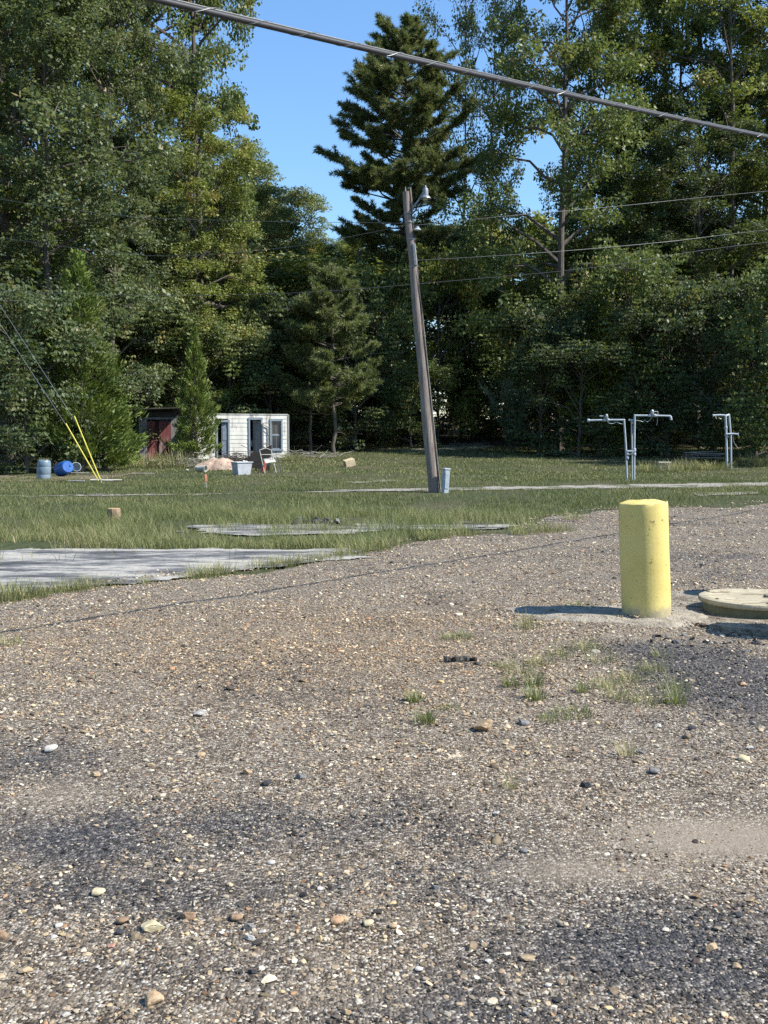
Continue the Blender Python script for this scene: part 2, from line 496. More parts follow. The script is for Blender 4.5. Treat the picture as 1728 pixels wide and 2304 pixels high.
sheet('worn_strip', [(940, 1008), (1010, 998), (1090, 996), (1110, 1006), (1010, 1014), (900, 1018)], M['track'], .002, step=.12, rag=.5)

# ------------------------------------------------------------------ grass (stuff)
def blades(P, H, Wd, lean, var):
    n = len(P)
    az = rng.random(n) * 2 * math.pi
    side = np.stack([np.cos(az), np.sin(az), np.zeros(n)], 1) * (Wd / 2)[:, None]
    la = rng.random(n) * 2 * math.pi
    ld = np.stack([np.cos(la), np.sin(la), np.zeros(n)], 1) * (lean * H)[:, None]
    up = np.zeros((n, 3)); up[:, 2] = H
    mid = P + up * .55 + ld * .35
    tip = P + up * np.sqrt(np.clip(1 - lean ** 2 * .5, .2, 1))[:, None] + ld
    Vv = np.stack([P - side, P + side, mid + side * .7, tip, mid - side * .7], 1).reshape(-1, 3)
    base = np.arange(n)[:, None] * 5
    Fq = base + np.array([[0, 1, 2, 4]]); Ft = base + np.array([[4, 2, 3]])
    return Vv, Fq, Ft, var
def blade_mesh(name, P, H, Wd, lean, var):
    n = len(P)
    Vv, Fq, Ft, var = blades(P, H, Wd, lean, var)
    base = np.arange(n)[:, None, None] * 5
    T3 = (base + np.array([[[0, 1, 2], [0, 2, 4], [4, 2, 3]]])).reshape(-1, 3)
    return np_mesh(name, Vv, T3, np.repeat(var, 3))
def pad_block(x, y):
    P = [onground(*p) for p in [(-700, 1238), (830, 1236), (800, 1256), (600, 1276), (420, 1300), (220, 1322), (-60, 1345), (-700, 1400)]]
    lo = np.interp(x, [P[7].x, P[6].x, P[5].x, P[4].x, P[3].x, P[2].x], [P[7].y, P[6].y, P[5].y, P[4].y, P[3].y, P[2].y])
    return (y > lo - .05) & (y < 14.25) & (x < -0.25)
def strip_block(x, y):
    a = onground(600, 1203).y; b_ = onground(700, 1181).y
    return (y > a) & (y < b_) & (x > -3.0) & (x < 1.9)
def track_block(x, y):
    c = np.interp(x, [-16, -6, 1, 6, 11, 22], [24.9, 26.6, 28.9, 29.9, 31.5, 34.3])
    w = np.interp(x, [-16, -6, 1, 22], [.1, .1, .5, .85])
    return np.abs(y - c) < w * (0.6 + .8 * fbm(x, y, .8, 14))
def scatter_xy(n, x0, x1, y0, y1): return rng.uniform(x0, x1, n), rng.uniform(y0, y1, n)
def grass_zone(name, label, n, box, fn, hr, wr, lean, mat, varshift=0.0):
    x, y = scatter_xy(n, *box)
    p = fn(x, y)
    k = rng.random(n) < p
    x, y, p = x[k], y[k], p[k]
    clump = fbm(x, y, 1.1, 41, 3)
    H = (hr[0] + (hr[1] - hr[0]) * np.clip(clump * 1.6 - .3, 0, 1)) * rng.uniform(.55, 1.15, len(x))
    Wd = rng.uniform(wr[0], wr[1], len(x))
    var = np.clip(rng.normal(.36, .2, len(x)) + (fbm(x, y, .35, 55, 3) - .5) * .9 + varshift, 0, 1)
    P = np.stack([x, y, gz(x, y) - .015], 1)
    me = blade_mesh(name, P, H, Wd, np.clip(rng.normal(lean, .2, len(x)), 0.02, .95), var)
    me.materials.append(mat)
    o = link(name, me)
    tag(o, label, 'grass', kind='stuff')
    return o
def f_tall(x, y):
    p = sstep(.0, .9, -lot_mask(x, y) + .3)
    p = p * (1 - sstep(19.5, 21.5, y + (fbm(x, y, .5, 3) - .5) * 3)) * sstep(.30, .60, fbm(x, y, .9, 61, 4))
    p[pad_block(x, y)] *= .012
    p[strip_block(x, y)] *= .55
    return p
grass_zone('tall_grass', 'knee high wild grass between the concrete pad and the lawn', 230000, (-9, 4.5, 12.5, 21.5), f_tall, (.08, .36), (.0035, .008), .55, M['grass'])
def f_mid(x, y):
    p = sstep(.0, 1.0, -lot_mask(x, y) + .1) * sstep(18.5, 20.5, y)
    p = p * (.12 + .88 * sstep(.34, .60, fbm(x, y, .6, 71, 4)))
    p[track_block(x, y)] *= .06
    p[strip_block(x, y)] = 0
    return p
grass_zone('rough_grass', 'short rough grass along the gravel track', 210000, (-15, 16, 18, 35), f_mid, (.04, .14), (.006, .013), .6, M['lawn'])
def f_far(x, y):
    p = (.15 + .85 * sstep(.34, .62, fbm(x, y, .35, 81, 5))) * (1 - sstep(58, 66, y))
    p = p * (1 - sstep(-11.5, -13.5, x) * (y < 39))
    return p
grass_zone('lawn', 'mown lawn reaching back to the edge of the woods', 170000, (-24, 24, 33.5, 66), f_far, (.05, .11), (.016, .032), .6, M['lawn'], .08)

# ------------------------------------------------------------------ trees
def leaf_geo(C, D, Nn, L, Wd):
    """diamond leaves: centres C, long axis D, normals Nn"""
    D = D / (np.linalg.norm(D, axis=1, keepdims=True) + 1e-9)
    Sd = np.cross(Nn, D); Sd /= (np.linalg.norm(Sd, axis=1, keepdims=True) + 1e-9)
    n = len(C)
    a = C - D * (L / 2)[:, None]; t = C + D * (L / 2)[:, None]
    mid = C - D * (L * .08)[:, None]
    V = np.stack([a, mid + Sd * (Wd / 2)[:, None], t, mid - Sd * (Wd / 2)[:, None]], 1).reshape(-1, 3)
    return V, np.arange(n * 4).reshape(n, 4)

def tree_meshes(name, seed, h=20, r=5, cb=.1, nprim=22, nsec=6, cr=.75, nl=120, leaf=(.13, .24), trunk_r=.24,
                prof=None, mat='leaf_mid', rise=(10, 55), bark='bark', spread=.55, wander=.03, thin=0.0):
    rg = np.random.default_rng(seed)
    prof = prof or (lambda t: (1 - .75 * t ** 2.2) * (.75 + .25 * min(1, t * 5)))
    tb = MB()
    k = 12
    tp = [Vector((0, 0, -.25))]
    dx = dy = 0
    for i in range(1, k + 1):
        dx += rg.normal(0, wander * h / k * 2); dy += rg.normal(0, wander * h / k * 2)
        tp.append(Vector((dx * .6, dy * .6, h * .95 * i / k)))
    tb.tube(tp, [trunk_r * (1.25 if i == 0 else 1 - .9 * i / k) + .012 for i in range(k + 1)], 9)
    def tr_at(z):
        t = max(0, min(.9999, z / (h * .95))) * k
        i = int(t)
        return tp[i].lerp(tp[i + 1], t - i), trunk_r * (1 - .9 * t / k) + .012
    cl = []      # clump centres with size
    for i in range(nprim):
        t = (i + rg.random() * .9) / nprim
        z = h * cb + h * (.95 - cb) * t
        p0, r0 = tr_at(z)
        az = i * 2.4 + rg.normal(0, .5)
        Rr = max(.5, r * prof(t)) * rg.uniform(.68, 1.12)
        an = R(rise[0] + (rise[1] - rise[0]) * t + rg.normal(0, 9))
        d = Vector((math.cos(az), math.sin(az), min(math.tan(an), max(.05, (h * 1.02 - p0.z) / Rr))))
        L = Rr
        pts = [p0]
        for q in range(1, 5):
            s = q / 4
            pts.append(p0 + d * (L * s) + Vector((rg.normal(0, .05 * L), rg.normal(0, .05 * L), rg.normal(0, .05 * L) + .10 * L * s * (1 - s) * 4 - .12 * L * s * s)))
        rr = min(r0 * .6, .03 + .016 * L)
        tb.tube(pts, [rr * (1 - .8 * q / 4) + .006 for q in range(5)], 5, False)
        cl.append((pts[-1], 1.0)); cl.append((pts[3], .9))
        for q in range(nsec):
            s = rg.uniform(.42, 1.0)
            j = min(3, int(s * 4)); b0 = pts[j].lerp(pts[j + 1], s * 4 - j)
            a2 = az + rg.choice([-1, 1]) * rg.uniform(.3, 1.5)
            l2 = (.22 + .30 * rg.random()) * L * (1.2 - .5 * s) + .35
            e = b0 + Vector((math.cos(a2) * l2, math.sin(a2) * l2, l2 * rg.uniform(-.35, .75)))
            mm = b0.lerp(e, .5) + Vector((0, 0, .08 * l2))
            tb.tube([b0, mm, e], [.022 * (.5 + L / 6) + .004, .012, .005], 4, False)
            cl.append((e, rg.uniform(.65, 1.1)))
            if rg.random() < .55: cl.append((mm, rg.uniform(.5, .8)))
    for i in range(3):
        cl.append((tp[-1] + Vector((rg.normal(0, .3), rg.normal(0, .3), -.3 * i)), .8))
    C = np.array([tuple(c) for c, s in cl]); Sz = np.array([s for c, s in cl])
    if thin > 0:
        kk = rg.random(len(C)) > thin
        C, Sz = C[kk], Sz[kk]
    cnt = np.maximum(12, (nl * Sz ** 2 * rg.uniform(.7, 1.3, len(C)))).astype(int)
    idx = np.repeat(np.arange(len(C)), cnt)
    n = len(idx)
    off = rg.normal(0, 1, (n, 3))
    off *= (rg.random(n) ** (1 / 3.) / (np.linalg.norm(off, axis=1) + 1e-9))[:, None]
    off *= (cr * Sz[idx])[:, None] * np.array([1.1, 1.1, spread])
    # leaves sit in flat sprays inside the clump
    off[:, 2] = off[:, 2] * .45 + np.round(off[:, 2] / .22) * .22 * .55
    P = C[idx] + off
    P[:, 2] -= .10 * (off[:, 0] ** 2 + off[:, 1] ** 2)
    P[:, 2] = np.maximum(P[:, 2], .08)
    out = off * np.array([1, 1, .4]) + P * np.array([.05, .05, 0])
    D = out + rg.normal(0, .35, (n, 3)) + np.array([0, 0, -.18])
    Nn = np.array([0, 0, .75]) + rg.normal(0, .65, (n, 3)) + off * .6
    L = np.clip(rg.lognormal(0, .32, n), .5, 1.6) * (leaf[0] + leaf[1]) * .45 * rg.uniform(.8, 1.2, len(C))[idx]; Wd = L * rg.uniform(.5, .75, n)
    Vv, Fq = leaf_geo(P, D, Nn, L, Wd)
    cv = np.clip(rg.normal(.45, .24, len(C)), 0, 1)
    var = np.clip(cv[idx] + rg.normal(0, .15, n), 0, 1)
    cm = np_mesh('crown', Vv, Fq, var)
    cm.materials.append(M[mat])
    return tb.mesh('trunk', M[bark], True), cm, h, r

def pine_meshes(seed, h=25, r=3.5, cb=.33, whorls=26, prof=None, trunk_r=.2, nt_=20, needle=.22, arm=None, nb=5, dead=0, mat='needle'):
    rg = np.random.default_rng(seed)
    tb = MB()
    k = 14
    tp = [Vector((rg.normal(0, .05) * (i > 0), rg.normal(0, .05) * (i > 0), -.25 + (h * .985 + .25) * i / k)) for i in range(k + 1)]
    tb.tube(tp, [trunk_r * (1.2 if i == 0 else 1 - .88 * i / k) + .01 for i in range(k + 1)], 9)
    tufts = []; tdir = []
    def branch(z, az, L, up, dens=1.0):
        i = max(0, min(.9999, (z + .25) / (h * .985 + .25))) * k
        p0 = tp[int(i)].lerp(tp[int(i) + 1], i - int(i))
        d = Vector((math.cos(az), math.sin(az), 0))
        pts = [p0]
        for q in range(1, 6):
            s = q / 5
            pts.append(p0 + d * L * s + Vector((rg.normal(0, .04 * L), rg.normal(0, .04 * L), up * L * s + .22 * L * (s * s - .6 * s))))
        tb.tube(pts, [(.018 + .011 * L) * (1 - .8 * q / 5) + .004 for q in range(6)], 5, False)
        for q in range(int((7 + 6.4 * L) * dens)):
            s = rg.uniform(.34, 1) ** .75
            j = min(4, int(s * 5)); b0 = pts[j].lerp(pts[j + 1], s * 5 - j)
            a2 = az + rg.normal(0, .9)
            l2 = rg.uniform(.18, .55) * (.4 + .28 * L)
            dd = Vector((math.cos(a2), math.sin(a2), rg.uniform(.05, .7)))
            e = b0 + dd * l2
            tb.tube([b0, e], [.010, .005], 3, False)
            for w in range(3):
                tufts.append(b0.lerp(e, .45 + .3 * w)); tdir.append(dd.normalized())
        tufts.append(pts[-1]); tdir.append((pts[-1] - pts[-2]).normalized())
    for w in range(whorls):
        t = (w + rg.random() * .6) / whorls
        z = h * (cb + (.97 - cb) * t)
        L0 = r * prof(t)
        for q in range(nb if t < .9 else 4):
            branch(z + rg.normal(0, .12 + .02 * h), q * 2 * math.pi / nb + w * .8 + rg.normal(0, .3), max(.25, L0 * (rg.uniform(.42, 1.2) if t < .55 else rg.uniform(.65, 1.08))), (.16 + .55 * t ** 1.5) + rg.normal(0, .08))
    for z, az, L, up in (arm or []): branch(z, az, L, up, 1.3)
    for q in range(dead):
        z = h * cb * rg.uniform(.35, 1); az = rg.random() * 6.28; L = rg.uniform(.5, 1.3)
        p0 = Vector((0, 0, z)); p1 = p0 + Vector((math.cos(az) * L, math.sin(az) * L, -.15 * L))
        tb.tube([p0, p0.lerp(p1, .5) + Vector((0, 0, .05)), p1], [.022, .014, .005], 4, False)
    tufts.append(tp[-1]); tdir.append(Vector((0, 0, 1)))
    C = np.array([tuple(c) for c in tufts]); Dm = np.array([tuple(c) for c in tdir])
    n = len(C) * nt_
    idx = np.repeat(np.arange(len(C)), nt_)
    D = Dm[idx] * .7 + rg.normal(0, .55, (n, 3))
    D /= np.linalg.norm(D, axis=1, keepdims=True)
    L = rg.uniform(.7, 1.2, n) * needle
    P = C[idx] + D * (L * .5)[:, None] - Dm[idx] * rg.uniform(0, .12, n)[:, None]
    Nn = rg.normal(0, 1, (n, 3))
    Vv, Fq = leaf_geo(P, D, Nn, L, L * .115)
    cv = np.clip(rg.normal(.42, .2, len(C)), 0, 1)
    cm = np_mesh('crown', Vv, Fq, np.clip(cv[idx] + rg.normal(0, .1, n), 0, 1))
    cm.materials.append(M[mat])
    return tb.mesh('trunk', M['bark'], True), cm, h, r

def cedar_meshes(seed, h=9, r=2.2, n_br=220, nleaf=110, mat='cedar'):
    rg = np.random.default_rng(seed)
    tb = MB()
    tb.tube([(0, 0, -.2), (.04, 0, h * .4), (0, .05, h * .75), (0, 0, h * .98)], [.13, .1, .05, .01], 8)
    Cs = []; Ds = []
    for i in range(n_br):
        t = ((i + rg.random()) / n_br)
        z = h * (.02 + .95 * t)
        az = i * 2.4 + rg.normal(0, .3)
        L = max(.12, r * (1 - t) ** .8 * rg.uniform(.62, 1.15) * (1 + .12 * math.sin(z * 2.2 + az)))
        d = Vector((math.cos(az), math.sin(az), .35 + .5 * t + rg.normal(0, .1)))
        p0 = Vector((0, 0, z)); p1 = p0 + Vector((d.x * L, d.y * L, d.z * L * .8))
        tb.tube([p0, p1], [.018, .005], 3, False)
        m_ = max(8, int(nleaf * (L / r + .25)))
        for q in range(m_):
            s = rg.uniform(.25, 1.08) ** .6
            Cs.append(p0.lerp(p1, s) + Vector(rg.normal(0, .06 + .11 * (1.1 - s) * L, 3)))
            Ds.append(d.normalized() + Vector((0, 0, .45)) + Vector(rg.normal(0, .35, 3)))
    C = np.array([tuple(c) for c in Cs]); D = np.array([tuple(c) for c in Ds])
    C[:, 2] = np.maximum(C[:, 2], .05)
    n = len(C)
    L = rg.uniform(.14, .30, n)
    Vv, Fq = leaf_geo(C, D, rg.normal(0, 1, (n, 3)), L, L * rg.uniform(.16, .3, n))
    cl = fbm(C[:, 0] * 1.2 + C[:, 2], C[:, 1] * 1.2 - C[:, 2], 1.4, seed, 2)
    cm = np_mesh('crown', Vv, Fq, np.clip(cl + rg.normal(0, .14, n), 0, 1))
    cm.materials.append(M[mat])
    return tb.mesh('trunk', M['bark'], True), cm, h, r

def plant_tree(name, label, meshes, px, Y, h, r, rz=0.0, mat=None, group=None, cat='tree', lean=(0, 0), x=None):
    X = gx(px, Y) if x is None else x
    t = thing(name, label, cat, (X, Y, gzf(X, Y)), (lean[0], lean[1], rz), group)
    tm, cm, h0, r0 = meshes
    s = (r / r0, r / r0, h / h0)
    link('trunk' if cat == 'tree' else 'stems', tm, t, scale=s)
    c = link('crown' if cat == 'tree' else 'foliage', cm, t, scale=s)
    if mat: setmat(c, M[mat])
    return t

dense = lambda t: (1 - .6 * t ** 4) * (.82 + .18 * min(1, t * 5))
oval = lambda t: max(.45, math.sin(math.pi * (.16 + .70 * t)) ** .6)
T = [
    tree_meshes('a', 101, 30, 5.4, .04, 50, 8, .78, 125, (.16, .28), .30, dense, rise=(5, 45), spread=.75),
    tree_meshes('b', 102, 30, 5.4, .05, 48, 8, .76, 125, (.16, .28), .28, oval, rise=(5, 50), spread=.75),
    tree_meshes('c', 103, 30, 5.2, .10, 46, 8, .75, 120, (.16, .27), .30, oval, rise=(-5, 50), spread=.72),
    tree_meshes('d', 104, 30, 4.8, .18, 40, 8, .74, 115, (.16, .27), .26, oval, rise=(5, 55), thin=.08, spread=.7),
    tree_meshes('e', 105, 24, 4.0, .12, 38, 7, .66, 75, (.15, .23), .16, oval, rise=(15, 60), thin=.12, spread=.75),
]
SH = [
    tree_meshes('s', 111, 6, 2.8, .03, 20, 7, .55, 90, (.12, .22), .09, dense, rise=(15, 65), spread=.7),
    tree_meshes('s', 112, 6, 2.8, .03, 20, 7, .50, 80, (.11, .20), .08, oval, rise=(15, 70), spread=.7),
]
BG = tree_meshes('g', 121, 15, 4.5, .03, 24, 6, .95, 75, (.22, .36), .2, dense)
PT = pine_meshes(131, 25, 3.5, .36, 30,
                 lambda t: np.interp(t, [0, .08, .2, .32, .42, .55, .7, .85, .95, 1], [.75, .85, .92, .98, 1.12, 1.05, .88, .58, .30, .1]),
                 .23, 30, .30, arm=[(15.0, R(178), 4.5, .38), (14.6, R(200), 3.9, .12), (15.5, R(10), 4.3, .2), (12.2, R(182), 3.8, -.05)], nb=6, dead=12)
PS = pine_meshes(132, 9.8, 2.1, .27, 15,
                 lambda t: np.interp(t, [0, .1, .35, .6, .8, .93, 1], [.95, 1.15, 1.0, .95, .6, .34, .2]), .10, 30, .26, nb=5, dead=6)
CD = [cedar_meshes(141, 9, 2.1), cedar_meshes(142, 7, 1.6, 170, 100)]
# drooping fine-leaved bush
def willow_meshes(seed):
    rg = np.random.default_rng(seed)
    tb = MB(); Cs = []; Ds = []
    for i in range(70):
        az = rg.random() * 6.28; l = rg.uniform(2.2, 4.2); sp = rg.uniform(.1, .55) * l
        pts = [Vector((math.cos(az) * sp * s ** 1.6, math.sin(az) * sp * s ** 1.6, l * s * (1 - .12 * s * s))) for s in (0, .25, .5, .75, 1)]
        tb.tube(pts, [.016, .013, .01, .007, .003], 4, False)
        for q in range(90):
            s = rg.uniform(.15, 1); j = min(3, int(s * 4)); p = pts[j].lerp(pts[j + 1], s * 4 - j)
            d = (pts[j + 1] - pts[j]).normalized() + Vector(rg.normal(0, .45, 3))
            Cs.append(p + d * .1 + Vector(rg.normal(0, .06, 3))); Ds.append(d)
    C = np.array([tuple(c) for c in Cs]); D = np.array([tuple(c) for c in Ds]); n = len(C)
    L = rg.uniform(.16, .3, n)
    Vv, Fq = leaf_geo(C, D, rg.normal(0, 1, (n, 3)), L, L * .16)
    cm = np_mesh('foliage', Vv, Fq, np.clip(rg.normal(.5, .22, n), 0, 1)); cm.materials.append(M['willow'])
    return tb.mesh('stems', M['bark'], True), cm, 4.0, 2.0
WI = willow_meshes(151)

# front row, left of the gap
plant_tree('leafy_tree', 'huge grey green tree rising behind the plastic barrels', T[0], 20, 46.5, 32, 5.0, .3, 'leaf_grey')
plant_tree('leafy_tree', 'dark spreading tree at the edge of the yard beyond the guy wires', T[1], -170, 46, 30, 6, 1.3, 'leaf_mid')
plant_tree('leafy_tree', 'tall dense green tree behind the pointed cedar by the guy wires', T[1], 250, 57.5, 38, 5.4, 2.2, 'leaf_mid')
plant_tree('leafy_tree', 'tall tree with reddish tips bordering the open sky', T[2], 445, 60, 40, 3.5, .9, 'leaf_mid')
plant_tree('leafy_tree', 'yellow green tree in front of the tall trees, left of the open sky', T[1], 440, 56.5, 17.5, 3.0, 4.0, 'leaf_yellow')
plant_tree('leafy_tree', 'grey green tree overhanging the lawn behind the thicket', T[2], 130, 45.5, 19, 3.3, 5.0, 'leaf_grey')
plant_tree('cedar_tree', 'pointed olive cedar behind the yellow guy wire guards', CD[0], 185, 41.5, 8.6, 2.3, .4)
plant_tree('cedar_tree', 'low broad olive cedar touching the red shed', CD[1], 236, 42.5, 4.6, 1.6, 1.4)
plant_tree('cedar_tree', 'slim olive cedar in front of the white ruined house', CD[1], 442, 48.6, 6.1, 1.15, 2.4)
for i, (px, Y, h, r, mt, lb) in enumerate([
        (60, 40, 6.2, 2.3, 'leaf_grey', 'leafy thicket overhanging the plastic barrels'),
        (-40, 38, 4.8, 2.2, 'leaf_dark', 'low dark thicket beside the grey plastic barrel'),
        (150, 42, 5.2, 1.9, 'leaf_grey', 'leafy thicket between the barrels and the pointed cedar'),
        (330, 54.5, 7.5, 2.4, 'leaf_pale', 'pale green shrub above the roof of the red shed'),
        (420, 55, 6, 2.2, 'leaf_mid', 'green shrub between the red shed and the white house'),
        (520, 56, 6.4, 2.3, 'leaf_pale', 'pale shrub rising behind the white ruined house'),
        (610, 57, 5.4, 2.2, 'leaf_dark', 'dark shrub behind the window end of the white house')]):
    plant_tree('shrub', lb, SH[i % 2], px, Y, h, r, i * 1.7, mt, cat='shrub')
for px, Y, h, r, kk, mt, lb in [
        (120, 56, 38, 4.8, 0, 'leaf_mid', 'tall tree seen above the grey green trees behind the barrels'),
        (340, 64, 44, 4.6, 1, 'leaf_mid', 'tall tree showing between the two tallest trees beside the open sky'),
        (-60, 58, 38, 5.0, 1, 'leaf_grey', 'tall shaded tree behind the huge grey green one'),
        (255, 52, 22, 3.0, 1, 'leaf_grey', 'grey green tree above the low broad cedar'),
        (360, 58, 15, 2.8, 0, 'leaf_grey', 'grey green tree behind the roof of the red shed')]:
    plant_tree('leafy_tree', lb, T[kk], px, Y, h, r, px * .017, mt)
# pines in the middle
plant_tree('pine_tree', 'tall pine rising behind the leaning utility pole', PT, 908, 68, 26.4, 3.6, 0)
plant_tree('pine_tree', 'young pine with upright tip beside the cardboard box', PS, 752, 54.5, 9.6, 2.05, .5)
plant_tree('pine_tree', 'small dark pine between the white house and the young pine', PS, 697, 56, 8.0, 1.7, 2.5, lean=(0, R(-2)))
# pale sunlit trees far through the gap
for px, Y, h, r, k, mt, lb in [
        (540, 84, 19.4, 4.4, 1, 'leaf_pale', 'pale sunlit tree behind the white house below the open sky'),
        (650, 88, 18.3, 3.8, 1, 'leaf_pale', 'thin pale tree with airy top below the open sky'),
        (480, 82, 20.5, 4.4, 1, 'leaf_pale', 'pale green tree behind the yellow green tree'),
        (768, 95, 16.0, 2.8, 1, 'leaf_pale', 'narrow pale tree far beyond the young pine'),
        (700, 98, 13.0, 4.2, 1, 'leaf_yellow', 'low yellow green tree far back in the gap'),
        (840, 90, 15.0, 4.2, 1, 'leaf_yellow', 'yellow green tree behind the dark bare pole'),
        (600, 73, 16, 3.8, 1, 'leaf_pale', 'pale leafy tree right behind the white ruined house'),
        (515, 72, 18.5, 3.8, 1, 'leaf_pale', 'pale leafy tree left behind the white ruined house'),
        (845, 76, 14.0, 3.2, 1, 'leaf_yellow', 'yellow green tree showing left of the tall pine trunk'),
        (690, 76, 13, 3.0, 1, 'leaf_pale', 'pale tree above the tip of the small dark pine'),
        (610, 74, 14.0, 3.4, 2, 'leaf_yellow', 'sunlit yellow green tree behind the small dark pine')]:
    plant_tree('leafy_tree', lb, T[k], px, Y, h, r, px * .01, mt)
# right of the pine
for px, Y, h, r, k, mt, lb in [
        (1040, 74, 34, 3.0, 4, 'leaf_grey', 'tall airy tree just behind the tall pine'),
        (1105, 74, 33.0, 2.5, 4, 'leaf_mid', 'slender see-through tree between the tall pine and the big green tree'),
        (1258, 58, 30, 4.4, 0, 'leaf_mid', 'big dense green tree behind the arm of the standpipes'),
        (1395, 68, 31, 3.6, 2, 'leaf_mid', 'tall tree crowding the back of the big dense green tree'),
        (1505, 66, 30, 3.5, 3, 'leaf_mid', 'open tree with bare dark limbs between two big trees'),
        (1640, 63, 31, 4.9, 3, 'leaf_yellow', 'great tree with bright yellow green clumps and dark limbs'),
        (1780, 66, 33, 4.8, 2, 'leaf_mid', 'tall dark green tree behind the lone pair of standpipes'),
        (1310, 73, 34, 3.8, 1, 'leaf_mid', 'tallest tree behind the big dense green tree'),
        (1565, 67, 30, 3.4, 1, 'leaf_mid', 'tall tree behind the great yellow green tree'),
        (1705, 67, 31, 4.2, 0, 'leaf_mid', 'dense tall tree behind the great yellow green tree'),
        (1450, 66, 20, 3.6, 0, 'leaf_mid', 'rounded mid height tree behind the double standpipe'),
        (1570, 60, 17, 3.8, 1, 'leaf_dark', 'dark mid height tree in the shade behind the small white bench')]:
    plant_tree('leafy_tree', lb, T[k], px, Y, h, r, px * .013, mt)
plant_tree('cedar_tree', 'shaded olive cedar below the big dense green tree', CD[0], 1345, 54.5, 8.2, 2.4, 1.0)
plant_tree('willow_bush', 'fine leaved grey green bush by the opening into the woods', WI, 1150, 55, 4.2, 1.7, .5, cat='shrub')
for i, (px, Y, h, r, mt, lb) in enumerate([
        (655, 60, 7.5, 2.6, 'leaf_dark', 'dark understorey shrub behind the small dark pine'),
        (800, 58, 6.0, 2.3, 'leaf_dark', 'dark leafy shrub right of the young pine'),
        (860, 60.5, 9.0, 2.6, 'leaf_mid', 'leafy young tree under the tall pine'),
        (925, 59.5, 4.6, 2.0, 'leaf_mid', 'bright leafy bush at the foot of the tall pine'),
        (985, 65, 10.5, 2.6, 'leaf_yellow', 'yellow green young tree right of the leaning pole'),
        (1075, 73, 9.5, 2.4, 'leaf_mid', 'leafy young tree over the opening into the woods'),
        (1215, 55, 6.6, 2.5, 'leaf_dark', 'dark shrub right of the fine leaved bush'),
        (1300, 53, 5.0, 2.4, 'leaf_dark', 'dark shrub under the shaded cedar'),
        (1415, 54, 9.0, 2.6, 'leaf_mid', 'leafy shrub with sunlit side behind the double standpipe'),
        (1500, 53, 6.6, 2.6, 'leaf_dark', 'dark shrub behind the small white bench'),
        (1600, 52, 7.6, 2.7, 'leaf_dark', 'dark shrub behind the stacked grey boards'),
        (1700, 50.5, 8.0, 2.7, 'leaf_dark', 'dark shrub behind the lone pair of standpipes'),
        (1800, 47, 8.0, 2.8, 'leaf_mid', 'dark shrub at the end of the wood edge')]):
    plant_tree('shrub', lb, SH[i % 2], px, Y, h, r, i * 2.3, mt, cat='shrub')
# second row that closes the woods
k = 0
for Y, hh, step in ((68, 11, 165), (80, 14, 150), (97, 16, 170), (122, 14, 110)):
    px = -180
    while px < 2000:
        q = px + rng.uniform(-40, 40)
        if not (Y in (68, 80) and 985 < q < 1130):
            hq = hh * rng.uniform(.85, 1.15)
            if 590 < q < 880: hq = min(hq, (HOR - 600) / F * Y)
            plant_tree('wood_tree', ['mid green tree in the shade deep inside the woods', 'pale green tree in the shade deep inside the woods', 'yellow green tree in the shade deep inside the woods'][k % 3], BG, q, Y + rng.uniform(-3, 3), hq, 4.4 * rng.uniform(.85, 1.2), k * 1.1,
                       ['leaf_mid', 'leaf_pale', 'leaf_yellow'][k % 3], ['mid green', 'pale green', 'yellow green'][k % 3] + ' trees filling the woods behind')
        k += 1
        px += step
# unseen trees added beyond the frame, kept low, to shade the shrubs
for X, Y, h, r, kk in [(24, 53, 14, 3.4, 0), (30, 52, 16, 4.0, 1), (37, 50, 17, 4.2, 2)]:
    plant_tree('leafy_tree', 'unseen tree added to shade the shrubs beside the lawn', T[kk], 0, Y, h, r, X, 'leaf_mid', 'unseen trees added for shade', x=X)

# ------------------------------------------------------------------ loose gravel on the lot (stuff): instanced pebbles
def rock_mesh(name, seed, sub=2, flat=.65, rough=.25, mat=None, smooth=True):
    import bmesh
    rg = np.random.default_rng(seed)
    bm = bmesh.new()
    bmesh.ops.create_icosphere(bm, subdivisions=sub, radius=1.0)
    ax = [Vector(rg.normal(0, 1, 3)).normalized() for _ in range(9)]
    lv = [rg.uniform(.38, .80) for _ in range(9)]
    e = Vector((1.0, rg.uniform(.62, .9), flat * rg.uniform(.8, 1.1)))
    for v in bm.verts:
        for a, l in zip(ax, lv):          # chip flat facets off the ball
            d = v.co.dot(a)
            if d > l: v.co -= a * (d - l)
        v.co += Vector(rg.normal(0, 1, 3)) * rough * .05
        v.co = Vector((v.co.x * e.x, v.co.y * e.y, v.co.z * e.z))
    me = bpy.data.meshes.new(name)
    bm.to_mesh(me); bm.free()
    if smooth:
        me.polygons.foreach_set('use_smooth', np.ones(len(me.polygons), bool))
    if mat: me.materials.append(mat)
    return me

m, nt, b = newmat('pebble')
ai = N(nt, 'ShaderNodeAttribute', attribute_name='peb_col', attribute_type='INSTANCER')
nn = noise_tex(nt, coords(nt), 2.2, 4)
rr = ramp(nt, [(.3, (.72, .72, .72)), (.7, (1.15, 1.15, 1.15))]); nt.links.new(nn.outputs[0], rr.inputs[0])
nt.links.new(mixc(nt, 1, ai.outputs['Color'], rr.outputs[0], 'MULTIPLY'), b.inputs['Base Color'])
b.inputs['Roughness'].default_value = .8
b.inputs['Specular IOR Level'].default_value = .3
PEB = m
pcoll = bpy.data.collections.new('pebble_shapes')
for i in range(6):
    o = bpy.data.objects.new('pebble_shape', rock_mesh('pebble', 300 + i, 1 if i < 3 else 2, .5, .8, PEB, False))
    pcoll.objects.link(o)

